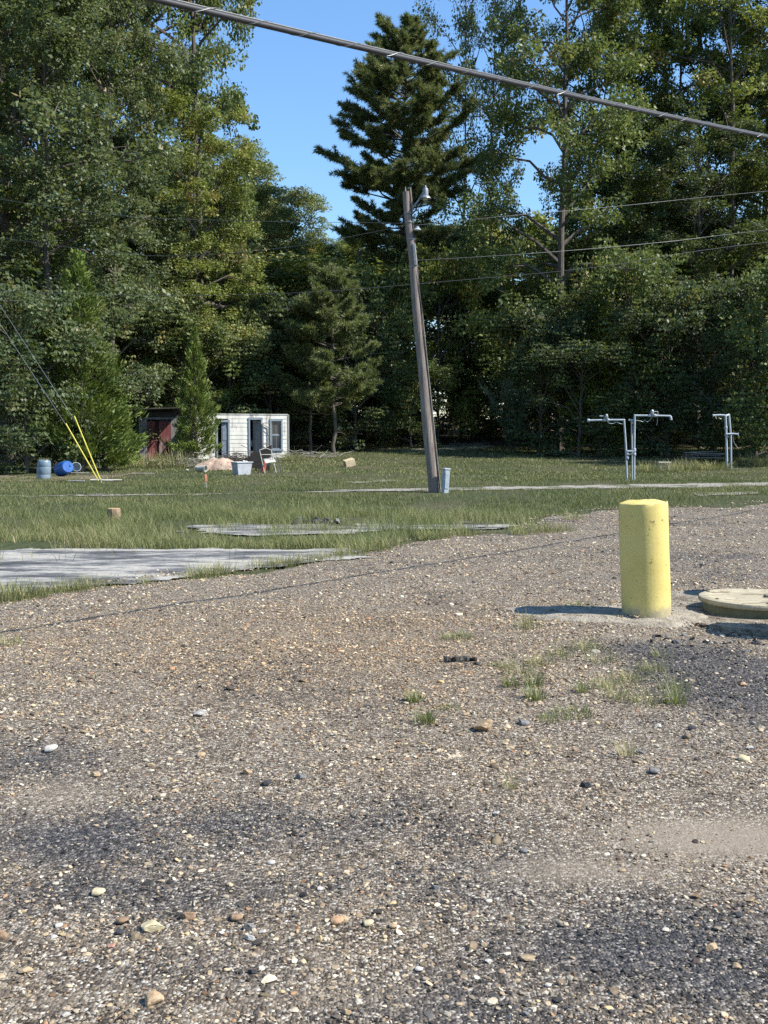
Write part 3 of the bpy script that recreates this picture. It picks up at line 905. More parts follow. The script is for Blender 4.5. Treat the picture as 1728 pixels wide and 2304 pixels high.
PAL_T = np.array([(.36, .29, .21), (.46, .38, .28), (.55, .49, .40), (.27, .21, .155), (.19, .15, .115), (.64, .60, .52), (.33, .20, .125), (.42, .40, .37), (.10, .09, .085), (.50, .40, .24)])
PW_T = np.array([.20, .21, .13, .14, .10, .07, .05, .05, .04, .03])
PAL_D = np.array([(.035, .035, .038), (.065, .065, .068), (.11, .108, .108), (.17, .155, .14), (.30, .26, .21), (.48, .43, .36), (.10, .075, .07), (.58, .54, .47)])
PW_D = np.array([.20, .22, .19, .13, .12, .06, .05, .03])
def pebble_points():
    X = []; Y = []; Sx = []
    for y0, y1, dens, s0, s1 in ((1.2, 2.8, 4600, .0034, .0125), (2.8, 5, 3000, .0042, .0150), (5, 9, 1650, .0060, .0185), (9, 15, 560, .009, .023), (15, 24, 160, .014, .030)):
        w = .44 * y1 + 1.0
        n = int(2 * w * (y1 - y0) * dens)
        x = rng.uniform(-w, w, n); y = rng.uniform(y0, y1, n)
        k = (np.abs(x) < .44 * y + 1.0) & (lot_mask(x, y) > -.15 - .6 * rng.random(n))
        d, p, wv = lot_fields(x, y)
        k &= rng.random(n) > np.clip(p * .9 + .62 * sstep(.48, .62, fbm(x, y, 2.6, 91, 4)), 0, .93)
        x = x[k]; y = y[k]
        sz = s0 * (s1 / s0) ** (rng.random(len(x)) ** 2.2)
        big = rng.random(len(x)) < .012
        sz = np.where(big, sz * rng.uniform(1.6, 2.6, len(x)), sz)
        X.append(x); Y.append(y); Sx.append(sz)
    return np.concatenate(X), np.concatenate(Y), np.concatenate(Sx)
px_, py_, ps_ = pebble_points()
keep = ~(((px_ - 3.3) ** 2 + (py_ - 9.5) ** 2) < .55 ** 2)
px_, py_, ps_ = px_[keep], py_[keep], ps_[keep]
n = len(px_)
dk, pl, wm = lot_fields(px_, py_)
pick_t = PAL_T[rng.choice(len(PAL_T), n, p=PW_T / PW_T.sum())]
pick_d = PAL_D[rng.choice(len(PAL_D), n, p=PW_D / PW_D.sum())]
cc = np.where((rng.random(n) < dk)[:, None], pick_d, pick_t)
cc = cc * (1 + (np.array([1.10, .93, .76]) - 1) * (wm * .8)[:, None])
cc = np.clip(cc * rng.uniform(.32, 1.08, n)[:, None] * np.array([1.06, 1.0, .86]), 0, .62)
pz = np.where(lot_mask(px_, py_) > 0, lot_z(px_, py_), 0.014) + ps_ * .12
on_slab = (px_ > 2.5) & (px_ < 5.1) & (py_ > 8.72) & (py_ < 10.5) & (rng.random(n) < .5)
pz = np.where(on_slab, -.008 + ps_ * .12, pz)
on_foot = (np.hypot((px_ - 1.98) / .6, (py_ - 9.22) / .36) < 1) & (rng.random(n) < .6)
pz = np.where(on_foot, .03 + ps_ * .2, pz)
pm_ = bpy.data.meshes.new('loose_gravel')
pm_.vertices.add(n)
pm_.vertices.foreach_set('co', np.stack([px_, py_, pz], 1).astype(np.float32).ravel())
for nm, ty, fld, arr in (('rot', 'FLOAT_VECTOR', 'vector', np.stack([rng.normal(0, .22, n), rng.normal(0, .22, n), rng.random(n) * 6.28], 1)),
                         ('scl', 'FLOAT_VECTOR', 'vector', ps_[:, None] * rng.uniform(.75, 1.25, (n, 3))),
                         ('idx', 'INT', 'value', rng.integers(0, 6, n)),
                         ('peb_col', 'FLOAT_COLOR', 'color', np.concatenate([cc, np.ones((n, 1))], 1))):
    a = pm_.attributes.new(nm, ty, 'POINT')
    a.data.foreach_set(fld, np.asarray(arr, np.int32 if ty == 'INT' else np.float32).ravel())
po = link('loose_gravel', pm_)
tag(po, 'loose tan, white and dark pebbles strewn over the lot', 'gravel', kind='stuff')
ng = bpy.data.node_groups.new('scatter_pebbles', 'GeometryNodeTree')
ng.interface.new_socket('Geometry', in_out='INPUT', socket_type='NodeSocketGeometry')
ng.interface.new_socket('Geometry', in_out='OUTPUT', socket_type='NodeSocketGeometry')
gi = ng.nodes.new('NodeGroupInput'); go = ng.nodes.new('NodeGroupOutput')
ci = ng.nodes.new('GeometryNodeCollectionInfo'); ci.inputs[0].default_value = pcoll
ci.inputs['Separate Children'].default_value = True; ci.inputs['Reset Children'].default_value = True
ip = ng.nodes.new('GeometryNodeInstanceOnPoints'); ip.inputs['Pick Instance'].default_value = True
def named(nm, ty):
    q = ng.nodes.new('GeometryNodeInputNamedAttribute'); q.data_type = ty; q.inputs[0].default_value = nm
    return [o for o in q.outputs if o.enabled][0]
ng.links.new(gi.outputs[0], ip.inputs['Points'])
ng.links.new(ci.outputs[0], ip.inputs['Instance'])
ng.links.new(named('idx', 'INT'), ip.inputs['Instance Index'])
er = ng.nodes.new('FunctionNodeEulerToRotation')
ng.links.new(named('rot', 'FLOAT_VECTOR'), er.inputs[0])
ng.links.new(er.outputs[0], ip.inputs['Rotation'])
ng.links.new(named('scl', 'FLOAT_VECTOR'), ip.inputs['Scale'])
ng.links.new(ip.outputs[0], go.inputs[0])
md = po.modifiers.new('scatter', 'NODES'); md.node_group = ng

# ------------------------------------------------------------------ single stones one can pick out
def rockmat(name, a, c, sc_=3.0): return mottled(name, a, c, sc_, .85, bstr=.35, bdist=.05)
RM = {
    'tan': rockmat('rock_tan', (.27, .18, .10), (.46, .34, .21)), 'cream': rockmat('rock_cream', (.40, .33, .19), (.56, .49, .31)),
    'white': rockmat('rock_white', (.38, .35, .30), (.56, .53, .47)), 'brown': rockmat('rock_brown', (.16, .10, .06), (.33, .22, .13)),
    'grey': rockmat('rock_grey', (.10, .098, .095), (.22, .21, .20)), 'black': rockmat('rock_black', (.02, .02, .022), (.05, .05, .054)),
    'pink': rockmat('rock_pink', (.34, .17, .12), (.50, .28, .21)), 'orange': rockmat('rock_orange', (.36, .20, .10), (.52, .33, .19)),
    'lightgrey': rockmat('rock_light_grey', (.30, .29, .27), (.46, .44, .41))}
ROCK = [rock_mesh('stone', 400 + i, 3, f, .30, RM['tan'], False) for i, f in enumerate((.62, .5, .75, .42, .68, .55))]
def stone(px, py, wpx, colr, k, label, group=None, rz=None, flat=1.0):
    g_ = onground(px, py)
    w = wpx / F * g_.y
    z = float(lot_z(np.array([g_.x]), np.array([g_.y]))[0])
    o = link('stone', ROCK[k % 6], None, (g_.x, g_.y, z + w * .14 * flat), (random.uniform(-.15, .15), random.uniform(-.15, .15), rz if rz is not None else random.uniform(-.5, .5)), (w / 2, w / 2, w / 2 * flat))
    setmat(o, RM[colr])
    tag(o, label, 'stone', group)
    return o
stone(344, 2268, 54, 'tan', 0, 'rounded tan stone lying alone on the dark gravel', flat=1.15)
stone(345, 2098, 60, 'cream', 1, 'pale yellow stone, the largest of the scattered cluster')
stone(222, 2014, 44, 'cream', 3, 'cream stone tilted on the dark gravel')
stone(423, 2074, 40, 'brown', 2, 'brown stone at the end of the stone cluster')
stone(532, 2078, 40, 'brown', 3, 'olive brown flat stone beside the grey stones')
stone(566, 2103, 38, 'grey', 4, 'dark grey stone beside a small light grey one')
stone(562, 2127, 26, 'lightgrey', 2, 'light grey stone touching the dark grey stone')
stone(6, 2122, 46, 'brown', 4, 'reddish brown round stone by itself on dark gravel')
stone(278, 2082, 40, 'brown', 3, 'thin brown stone behind the pale yellow stone')
stone(254, 2136, 24, 'pink', 5, 'brick pink stone near the pale yellow stone')
stone(568, 2209, 22, 'black', 2, 'small black lump on bare dust')
stone(1093, 1652, 58, 'tan', 5, 'rough tan rock with dark underside among the weeds', flat=1.3)
stone(1178, 1634, 34, 'grey', 3, 'grey stone beside the rough tan rock')
stone(455, 1616, 40, 'white', 5, 'chalky white block lying on warm brown gravel')
stone(115, 1696, 42, 'white', 3, 'flat white stone on the pale gravel')
stone(1671, 1547, 19, 'orange', 0, 'round orange stone on the black asphalt crumbs')
stone(1674, 1714, 36, 'cream', 3, 'cream flat stone on the gravel below the bollard')
stone(1471, 1746, 34, 'grey', 3, 'dark slate stone on the gravel below the bollard')
stone(1318, 1777, 26, 'black', 2, 'black stone between pale pebbles')
stone(266, 1502, 17, 'black', 4, 'tiny black lump on warm brown gravel')
stone(1599, 2140, 34, 'tan', 2, 'tan stone on the dark asphalt gravel')
stone(760, 2088, 44, 'orange', 3, 'orange flat stone beside a cream one')
stone(828, 2089, 34, 'cream', 3, 'cream stone right beside the orange flat stone')
stone(677, 1757, 26, 'grey', 2, 'grey stone above the band of dark gravel')
stone(1568, 2028, 26, 'brown', 5, 'brown stone at the edge of the pale dust')
stone(1557, 1646, 26, 'black', 3, 'black sliver of asphalt near the weeds')
for px, py, w, c, kk in [(132, 2090, 26, 'white', 3), (500, 2117, 21, 'white', 4), (593, 2112, 22, 'white', 5), (120, 2120, 20, 'white', 0), (150, 2292, 24, 'white', 1), (1234, 2220, 22, 'white', 3),
                         (943, 2189, 26, 'white', 3), (1119, 1837, 20, 'white', 5), (720, 2010, 20, 'white', 3), (612, 1944, 26, 'white', 3), (1690, 1690, 22, 'white', 1), (1480, 1640, 18, 'white', 2), (1100, 2170, 22, 'white', 1)]:
    stone(px, py, w, c, kk, 'small white stone lying loose on the gravel', 'small white stones on the lot')
for px, py, w, c, kk in [(1656, 2184, 26, 'tan', 0), (341, 1726, 24, 'tan', 1), (452, 1706, 28, 'tan', 3), (885, 2092, 26, 'tan', 3), (1690, 2034, 30, 'tan', 5), (560, 1745, 30, 'tan', 4), (780, 2290, 24, 'tan', 2), (215, 1750, 24, 'tan', 2), (1400, 1960, 22, 'tan', 3), (430, 1960, 20, 'tan', 4)]:
    stone(px, py, w, c, kk, 'small tan stone lying loose on the gravel', 'small tan stones on the lot')
for px, py, w, c, kk in [(270, 2105, 28, 'black', 3), (1180, 1915, 26, 'grey', 3), (600, 1770, 30, 'black', 3), (980, 2000, 22, 'grey', 2), (1660, 2070, 26, 'black', 3), (1440, 1700, 22, 'grey', 1), (900, 1945, 18, 'black', 1), (1185, 2290, 26, 'grey', 4)]:
    stone(px, py, w, c, kk, 'small dark stone lying loose on the gravel', 'small dark stones on the lot')

# ------------------------------------------------------------------ weeds growing in the lot
def tuft_mesh(seed, n=60, h=.14, spread=.10, dry=0.0, wide=.0045):
    rg = np.random.default_rng(seed)
    V = []; Fq = []; var = []
    for i in range(n):
        a = rg.random() * 6.28; rr = spread * .45 * math.sqrt(rg.random())
        p = np.array([math.cos(a) * rr, math.sin(a) * rr, -.01])
        az = a + rg.normal(0, .7); H = h * rg.uniform(.45, 1.1); ln = rg.uniform(.15, 1.0) * H * .9
        d = np.array([math.cos(az), math.sin(az), 0]); sd_ = np.array([-d[1], d[0], 0]) * wide * rg.uniform(.6, 1.3)
        o = len(V)
        for s, w in ((0, 1), (.4, .9), (.75, .6), (1, .08)):
            c = p + d * ln * s ** 1.6 + np.array([0, 0, H * (s - .35 * s * s * (ln / H))])
            V += [c - sd_ * w, c + sd_ * w]
        for q in range(3): Fq.append((o + 2 * q, o + 2 * q + 1, o + 2 * q + 3, o + 2 * q + 2)); var.append(np.clip(rg.normal(.35 + dry, .2), 0, 1))
    me = np_mesh('grass_tuft', V, Fq, var); me.materials.append(M['grass'])
    return me
TU = [tuft_mesh(500, 80, .12, .14, .05, .003), tuft_mesh(501, 70, .19, .30, .25, .0022), tuft_mesh(502, 130, .07, .30, .05, .003), tuft_mesh(503, 50, .16, .14, .5, .0022), tuft_mesh(504, 190, .24, .55, .22, .0032), tuft_mesh(505, 130, .20, .5, .3, .0026), tuft_mesh(506, 320, .62, 1.3, .3, .006)]
def tuft(px, py, k, s, label, group, cat='grass tuft'):
    g_ = onground(px, py)
    z = float(lot_z(np.array([g_.x]), np.array([g_.y]))[0]) if lot_mask(np.array([g_.x]), np.array([g_.y]))[0] > 0 else g_.z
    o = link('grass_tuft', TU[k], None, (g_.x, g_.y, z), (0, 0, random.random() * 6), (s, s, s))
    return tag(o, label, cat, group)
tuft(935, 1585, 0, .75, 'small upright green tuft, alone on open gravel', None)
tuft(955, 1635, 0, .85, 'green tuft with a dark stone at its foot', None)
tuft(1030, 1440, 2, 1.0, 'flat mat of green grass left of the bollard shadow', None)
tuft(1205, 1578, 0, .9, 'bright green tuft beside the matted weeds', None)
tuft(1150, 1778, 3, .55, 'dry brown wisp standing on pale gravel', None)
tuft(1410, 1708, 3, .7, 'dry grey spray lying on the gravel below the bollard', None)
tuft(1300, 1370, 2, 1.2, 'green mat growing on the bollard footing', None)
tuft(1190, 1415, 1, .9, 'grass clump at the tip of the bollard shadow', None)
for px, py, k, s in [(1175, 1520, 1, .9), (1215, 1495, 5, .5), (1262, 1480, 1, .7), (1200, 1545, 0, .9), (1320, 1462, 5, .5), (1350, 1492, 1, .8), (1420, 1535, 5, .55), (1395, 1578, 1, .8),
                     (1470, 1512, 5, .5), (1520, 1588, 0, 1.0), (1515, 1560, 1, .8), (1310, 1562, 0, .7), (1290, 1612, 2, .9), (1455, 1590, 1, .7), (1235, 1625, 2, .6), (1150, 1545, 0, .8), (1010, 1600, 2, .5), (1365, 1550, 5, .5), (1490, 1480, 1, .6), (1130, 1500, 2, .6)]:
    tuft(px, py, k, s, 'thin weed tuft in the patch before the bollard', 'weed tufts before the bollard')
for px, py, k, s in [(20, 1345, 4, 1.0), (60, 1348, 4, .9), (110, 1338, 5, .9), (165, 1330, 4, .8), (210, 1325, 5, .9), (0, 1358, 5, .9), (470, 1295, 4, 1.0), (500, 1290, 5, .9), (430, 1302, 5, .6), (590, 1278, 5, .9), (640, 1272, 4, .8), (690, 1265, 5, .9),
                     (740, 1258, 4, .8), (790, 1250, 4, .9), (840, 1240, 4, 1.0), (880, 1232, 5, 1.0), (330, 1315, 5, .5), (280, 1316, 5, .5), (1180, 1205, 4, .9), (1230, 1200, 4, 1.0), (1270, 1196, 5, .9), (1290, 1172, 5, 1.0), (20, 1455, 5, .5), (980, 1212, 4, 1.1), (1040, 1205, 4, 1.1)]:
    tuft(px, py, k, s, 'wild grass clump along the broken edge of the lot', 'grass clumps along the edge of the lot')
# curled dead leaf litter scrap
b_ = MB()
g_ = onground(1036, 1489)
for i, (dx, dy, w, l, a) in enumerate([(-.07, 0, .05, .10, .3), (0, .01, .06, .12, -.4), (.07, -.005, .05, .09, .5)]):
    vs = []
    for s in range(5):
        t = s / 4 - .5
        for q in (-1, 0, 1): vs.append((dx + t * l, dy + q * w / 2 * (1 - 2.2 * t * t), .035 * math.cos(q * 1.2 + t * 3 + a) + .006))
    b_.add(vs, [(s * 3 + q, s * 3 + q + 1, s * 3 + q + 4, s * 3 + q + 3) for s in range(4) for q in range(2)])
o = b_.build('bark_scrap', M['bark'], None, (g_.x, g_.y, float(lot_z(np.array([g_.x]), np.array([g_.y]))[0])))
tag(o, 'curled brown scrap of bark on the gravel', 'bark scrap')

# ------------------------------------------------------------------ bollards, slab and round lid
m, nt, b = newmat('yellow_paint')
v = coords(nt)
n1 = noise_tex(nt, v, 3, 5); r1 = ramp(nt, [(.3, (.54, .43, .12)), (.7, (.63, .52, .18))]); nt.links.new(n1.outputs[0], r1.inputs[0])
n2 = noise_tex(nt, v, 17, 6, .7); r2 = ramp(nt, [(.625, (0, 0, 0)), (.65, (1, 1, 1))]); nt.links.new(n2.outputs[0], r2.inputs[0])
sz = N(nt, 'ShaderNodeSeparateXYZ'); nt.links.new(v, sz.inputs[0])
mr = N(nt, 'ShaderNodeMapRange'); mr.inputs[1].default_value = .22; mr.inputs[2].default_value = 0.0; nt.links.new(sz.outputs[2], mr.inputs[0])
n3 = noise_tex(nt, v, 9, 6, .75)
ml = N(nt, 'ShaderNodeMath', operation='MULTIPLY'); nt.links.new(mr.outputs[0], ml.inputs[0]); nt.links.new(n3.outputs[0], ml.inputs[1])
r3 = ramp(nt, [(.22, (0, 0, 0)), (.40, (1, 1, 1))]); nt.links.new(ml.outputs[0], r3.inputs[0])
vs_ = coords(nt, (14, 14, .8)); n5 = noise_tex(nt, vs_, 1.2, 6, .7); r5 = ramp(nt, [(.60, (0, 0, 0)), (.78, (.5, .5, .5))]); nt.links.new(n5.outputs[0], r5.inputs[0])
c = mixc(nt, r5.outputs[0], r1.outputs[0], (.36, .29, .12))
c = mixc(nt, r2.outputs[0], c, (.20, .13, .05))
c = mixc(nt, r3.outputs[0], c, (.34, .29, .17))
nt.links.new(c, b.inputs['Base Color']); b.inputs['Roughness'].default_value = .55
n4 = noise_tex(nt, v, 38, 5); bump(nt, b, n4.outputs[0], .35, .004)
M['yellow'] = m
M['grey_conc'] = mottled('worn_concrete', (.20, .17, .125), (.34, .30, .23), 14, .95, bstr=1, bdist=.03, c3=(.13, .105, .075), p3=.55, scale3=4)
def bollard(x, y, tilt, label):
    t = thing('bollard', label, 'bollard', (x, y, 0), (R(.5), R(tilt), 0), None)
    b1 = MB()
    n = 40; vs = []
    rg = np.random.default_rng(int(x * 100))
    zs = [-.1, 0, .12, .3, .5, .7, .86, .955, .985, .992]
    for i, z in enumerate(zs):
        for k in range(n):
            th = 2 * math.pi * k / n
            rr_ = .208 + .0010 * math.sin(3 * th + z * 9)
            if i == len(zs) - 2: rr_ -= .003
            if i == len(zs) - 1: rr_ -= .012
            dz = 0
            if i >= len(zs) - 2: dz = -.018 * max(0, math.sin(2.3 * th + 1.0)) ** 6 + rg.normal(0, .0015)
            vs.append((rr_ * math.cos(th), rr_ * math.sin(th), z + dz))
    fs = [(i * n + k, i * n + (k + 1) % n, i * n + n + (k + 1) % n, i * n + n + k) for i in range(len(zs) - 1) for k in range(n)]
    b1.add(vs, fs)
    b1.build('post', M['yellow'], t, smooth=True)
    b2 = MB()
    b2.lathe([(.193, .93), (.195, .982), (.16, .998), (.10, 1.0), (.04, 1.004), (.0, 1.004)], 28)
    for i in range(len(b2.v)):
        q = b2.v[i]; b2.v[i] = (q[0], q[1], q[2] + (.006 * math.sin(q[0] * 26 + 1) * math.cos(q[1] * 19) if q[2] > .95 else 0))
    b2.build('concrete_fill', M['yellow'], t, smooth=True)
    return t
bollard(2.268, 9.12, -3.0, 'stout yellow concrete filled bollard standing on the gravel lot')
bollard(4.05, 10.25, 1.0, 'yellow bollard behind the round lid that throws a thin shadow')
bollard(3.76, 8.42, 0.0, 'yellow bollard at the near corner of the lid slab')
# crumbled footing round the first bollard
def mound(name, cx, cy, rx, ry, h, mat, label, cat, seed, n=46):
    xs = np.linspace(-1.25, 1.25, n); ys = np.linspace(-1.25, 1.25, n)
    V, Fc = grid(xs, ys, lambda x, y: np.zeros(len(x)))
    q = np.sqrt(V[:, 0] ** 2 + V[:, 1] ** 2) + (fbm(V[:, 0] + seed, V[:, 1], 2.2, seed) - .5) * .9
    V[:, 2] = h * (1 - sstep(.35, 1.0, q)) + h * .5 * (fbm(V[:, 0], V[:, 1] + seed, 6, seed) - .5) - .06 * sstep(.85, 1.1, q)
    V[:, 0] *= rx; V[:, 1] *= ry
    keep = q[Fc].mean(1) < 1.1
    Fc = Fc[keep]; used = np.unique(Fc); rm = np.full(len(V), -1); rm[used] = np.arange(len(used))
    me = np_mesh(name, V[used], rm[Fc], smooth=True); me.materials.append(mat)
    o = link(name, me, None, (cx, cy, gzf(cx, cy)))
    return tag(o, label, cat)
mound('concrete_footing', 1.92, 9.18, .95, .50, .034, mottled('crumbled_concrete', (.20, .175, .13), (.36, .32, .25), 10, .95, bstr=1, bdist=.03, c3=(.16, .135, .10), p3=.6, scale3=6), 'crumbling pale concrete footing round the yellow bollard', 'footing', 3)
for i in range(48):
    X = random.uniform(2.0, 3.6); Y = 8.0 + random.gauss(0, .06 + .10 * (i % 3)) - (X - 2.9) * .12
    sc_ = random.uniform(.010, .034)
    o = link('asphalt_lump', ROCK[i % 6], None, (X, Y, float(lot_z(np.array([X]), np.array([Y]))[0]) + sc_ * .1), (random.random(), random.random(), random.random() * 6), (sc_ * random.uniform(.8, 1.9), sc_, sc_ * random.uniform(.5, 1)))
    setmat(o, RM['black'] if i % 4 else RM['grey'])
    tag(o, 'crumbled black asphalt lump in front of the lid slab', 'asphalt lump', 'asphalt lumps before the slab')
bs = MB()
P = [(2.36, 9.0), (3.0, 8.52), (5.2, 8.30), (5.3, 10.55), (2.75, 10.62), (2.5, 10.0)]
rim = []
for i in range(len(P)):
    a = Vector(P[i]); c_ = Vector(P[(i + 1) % len(P)])
    for s in range(14):
        q = a.lerp(c_, s / 14); rim.append((q.x + random.gauss(0, .008), q.y + random.gauss(0, .008)))
n = len(rim)
bs.add([(x, y, -.008) for x, y in rim] + [(x + random.gauss(0, .006), y + random.gauss(0, .006), -.12) for x, y in rim], [tuple(range(n)), tuple(range(2 * n - 1, n - 1, -1))] + [(i, n + i, n + (i + 1) % n, (i + 1) % n) for i in range(n)])
o = bs.build('concrete_slab', M['grey_conc'])
tag(o, 'low concrete slab that carries the round lid', 'slab')
M['lid'] = mottled('weathered_lid', (.27, .235, .155), (.42, .375, .27), 6, .8, (1, 2.5, 1), bstr=.5, c3=(.17, .13, .08), p3=.56, scale3=4.2)
M['lid_side_shaded'] = mottled('lid_side_shaded', (.10, .10, .055), (.17, .165, .10), 5, .7, bstr=.3, c3=(.20, .075, .03), p3=.60, scale3=2.6)  # olive darkened to carry the shade below the rim; rust is its own
t = thing('tank_lid', 'round weathered tank lid with rust streaks on the concrete slab', 'tank lid', (3.33, 9.46, -.012))
MB().lathe([(.455, 0), (.458, .055), (.462, .095)], 56).build('skirt', M['lid_side_shaded'], t, smooth=True)
MB().lathe([(.462, .078), (.486, .080), (.498, .092), (.500, .108), (.492, .124), (.47, .133), (.40, .133), (.385, .125), (.2, .130), (.0, .132)], 56).build('cover', M['lid'], t, smooth=True)
hb = MB(); hb.box((.13, -.06, .142), (.16, .05, .022), None, .006)
hb.build('hatch_plate', mottled('dark_metal', (.05, .055, .05), (.10, .11, .10), 8, .5, metal=.4), t)
for a in range(6):
    bb = MB(); bb.lathe([(.016, 0), (.016, .012), (.01, .016), (0, .016)], 8)
    bb.build('bolt', M['lid_side_shaded'], t, (.47 * math.cos(a * 1.05 + .4) * .93, .47 * math.sin(a * 1.05 + .4) * .93, .128))

# ------------------------------------------------------------------ utility poles, lamp and wires
m, nt, b = newmat('pole_wood')
v = coords(nt, (9, 9, .35))
n1 = noise_tex(nt, v, 3.2, 8, .7)
r1 = ramp(nt, [(.30, (.035, .026, .022)), (.42, (.16, .125, .105)), (.58, (.25, .205, .175)), (.75, (.36, .31, .27))])
nt.links.new(n1.outputs[0], r1.inputs[0]); nt.links.new(r1.outputs[0], b.inputs['Base Color'])
b.inputs['Roughness'].default_value = .9; bump(nt, b, n1.outputs[0], .9, .03)
M['pole'] = m
M['galv'] = mottled('galvanised', (.16, .17, .175), (.26, .275, .28), 9, .45, metal=.5, bstr=.1)
M['white_pipe'] = mottled('pale_pipe_paint', (.26, .30, .33), (.38, .42, .44), 6, .5, bstr=.15, c3=(.20, .17, .14), p3=.68, scale3=9)
M['wire'] = mottled('old_wire', (.07, .072, .075), (.12, .125, .13), 12, .5, metal=.2, bstr=.1)
M['dark'] = mottled('black_rubber', (.018, .018, .02), (.035, .035, .037), 20, .6, bstr=.1)
M['steel'] = mottled('dull_steel', (.16, .165, .17), (.26, .265, .27), 12, .5, metal=.4, bstr=.1)

def pole_pts(base, top, n=10, wob=.02):
    b0 = Vector(base); t0 = Vector(top)
    return [b0.lerp(t0, i / n) + Vector((math.sin(i * 1.3) * wob, math.cos(i * .9) * wob, 0)) * (0 < i < n) for i in range(n + 1)]
pb = onground(979, 1107)
ptop = at(914, 432, pb.y)
dv = ptop - pb
t = thing('utility_pole', 'leaning weathered wooden utility pole with a lamp near its top', 'utility pole', pb)
pts = pole_pts((0, 0, -.3), dv, 14, .012)
p_ = MB(); p_.tube(pts, [.152 - .055 * i / 14 for i in range(15)], 22)
p_.build('pole', M['pole'], t, smooth=True)
# split checks running along the pole: proud staves
def along(s, ang, off):
    q = dv * s; rr_ = .152 - .055 * s + off
    return q + Vector((math.cos(ang) * rr_, math.sin(ang) * rr_, 0))
c_ = MB(); c_.tube([along(s, R(-38), .004) for s in np.linspace(.0, .97, 12)], .016, 6); c_.build('conduit', M['dark'], t, smooth=True)
c_ = MB(); c_.tube([along(s, R(-18), .002) for s in np.linspace(.0, .62, 9)], .011, 6); c_.build('ground_wire', M['bark_pale'], t, smooth=True)
c_ = MB(); c_.tube([along(s, R(-25), .02) for s in (.93, 1.0, 1.012)], .024, 8); c_.build('wooden_cleat', M['pole'], t)
c_ = MB(); c_.tube([dv * .995 + Vector((-.02, 0, 0)), dv * 1.004 + Vector((-.02, 0, .10))], [.03, .006], 8); c_.build('top_spike', M['bark_pale'], t)
for s in (.93, .90, .845, .755):
    c_ = MB(); q = dv * s; rr_ = .152 - .055 * s
    c_.lathe([(rr_ + .004, -.018), (rr_ + .010, -.012), (rr_ + .010, .012), (rr_ + .004, .018)], 20, Matrix.Translation(q)); c_.build('band', M['steel'], t, smooth=True)
lp = at(957, 447, pb.y - .1) - pb          # lamp shade rim centre
arm0 = dv * .945 + Vector((.1, -.05, 0))
a_ = MB(); a_.tube([arm0, arm0.lerp(lp + Vector((-.02, 0, .16)), .5) + Vector((0, 0, -.01)), lp + Vector((-.05, 0, .17))], [.026, .024, .022], 8)
a_.build('lamp_arm', M['galv'], t, smooth=True)
h_ = MB(); h_.lathe([(.14, -.005), (.146, .0), (.135, .03), (.10, .065), (.074, .085), (.074, .09)], 24, Matrix.Translation(lp)); sh = h_.build('lamp_shade', M['galv'], t, smooth=True)
h_ = MB(); h_.lathe([(.078, .085), (.076, .23), (.066, .255), (.03, .262), (.026, .31), (.018, .325), (0, .326)], 20, Matrix.Translation(lp)); h_.build('lamp_housing', M['steel'], t, smooth=True)
h_ = MB(); h_.lathe([(.02, -.035), (.06, -.02), (.07, .0), (.06, .012)], 16, Matrix.Translation(lp)); h_.build('lamp_glass', mottled('lamp_glass', (.5, .5, .48), (.6, .6, .58), 4, .2, bstr=.05), t, smooth=True)
l2 = at(939, 518, pb.y - .12) - pb
h_ = MB(); h_.lathe([(.10, 0), (.104, .006), (.085, .03), (.05, .05), (.045, .085), (.02, .095), (0, .095)], 20, Matrix.Translation(l2)); h_.build('small_shade', M['white_pipe'], t, smooth=True)
h_ = MB(); h_.tube([l2 + Vector((0, 0, .06)), Vector((dv.x * .85 + .08, dv.y * .85, l2.z + .1))], .014, 6); h_.build('shade_bracket', M['steel'], t)
mb = at(933, 573, pb.y - .1) - pb
h_ = MB(); h_.box(mb, (.085, .09, .56), (0, R(-5), 0), .02); h_.build('breaker_box', M['steel'], t)
h_ = MB(); h_.tube([mb + Vector((.01, 0, -.32)), mb + Vector((.07, 0, -.7)), along(.6, R(-30), .02)], .014, 6); h_.build('box_conduit', M['dark'], t, smooth=True)
# pedestal
pp = onground(1001, 1108)
t = thing('utility_pedestal', 'pale grey green utility pedestal at the foot of the leaning pole', 'pedestal', pp, (R(1), R(3), R(24)))
MB().box((0, 0, .28), (.155, .155, .62), None, .02).build('body', M['white_pipe'], t)
MB().box((0, 0, .605), (.175, .175, .04), None, .015).build('cap', M['white_pipe'], t)
MB().box((0, -.083, .30), (.11, .012, .40), None, .003).build('door_panel', M['white_pipe'], t)
# distant pole between the young pine and the leaning pole
q = Vector((gx(822, 68), 68, gzf(gx(822, 68), 68)))
t = thing('distant_pole', 'dark bare pole standing far back in the gap', 'utility pole', q)
zt = at(808, 566, 68).z - q.z
p_ = MB(); p_.tube(pole_pts((0, 0, -.2), (gx(807, 68) - q.x, 0, zt), 8, .02), [.17 - .05 * i / 8 for i in range(9)], 10); p_.build('pole', M['bark'], t, smooth=True)
MB().box((gx(807, 68) - q.x + .03, 0, zt - .9), (.3, .12, .10)).build('bracket', M['bark'], t)
# poles outside the frame that carry the wires
LP = Vector((-14.3, 33.6, 0)); RP = Vector((23.0, 32.0, 0)); NP = Vector((-6.6, -.8, 0))
for q, hgt, lb in ((LP, 9.6, 'wooden pole that the yellow guarded guy wires brace'), (RP, 10.2, 'wooden pole carrying the thick cable past the standpipes'), (NP, 3.6, 'short service post holding the low end of the thick cable')):
    t = thing('utility_pole', lb, 'utility pole', q)
    p_ = MB(); p_.tube(pole_pts((0, 0, -.3), (0, 0, hgt), 8, .01), [.16 - .05 * i / 8 for i in range(9)], 14); p_.build('pole', M['pole'], t, smooth=True)
    MB().box((0, 0, hgt - .4), (.9, .1, .1)).build('crossarm', M['pole'], t)
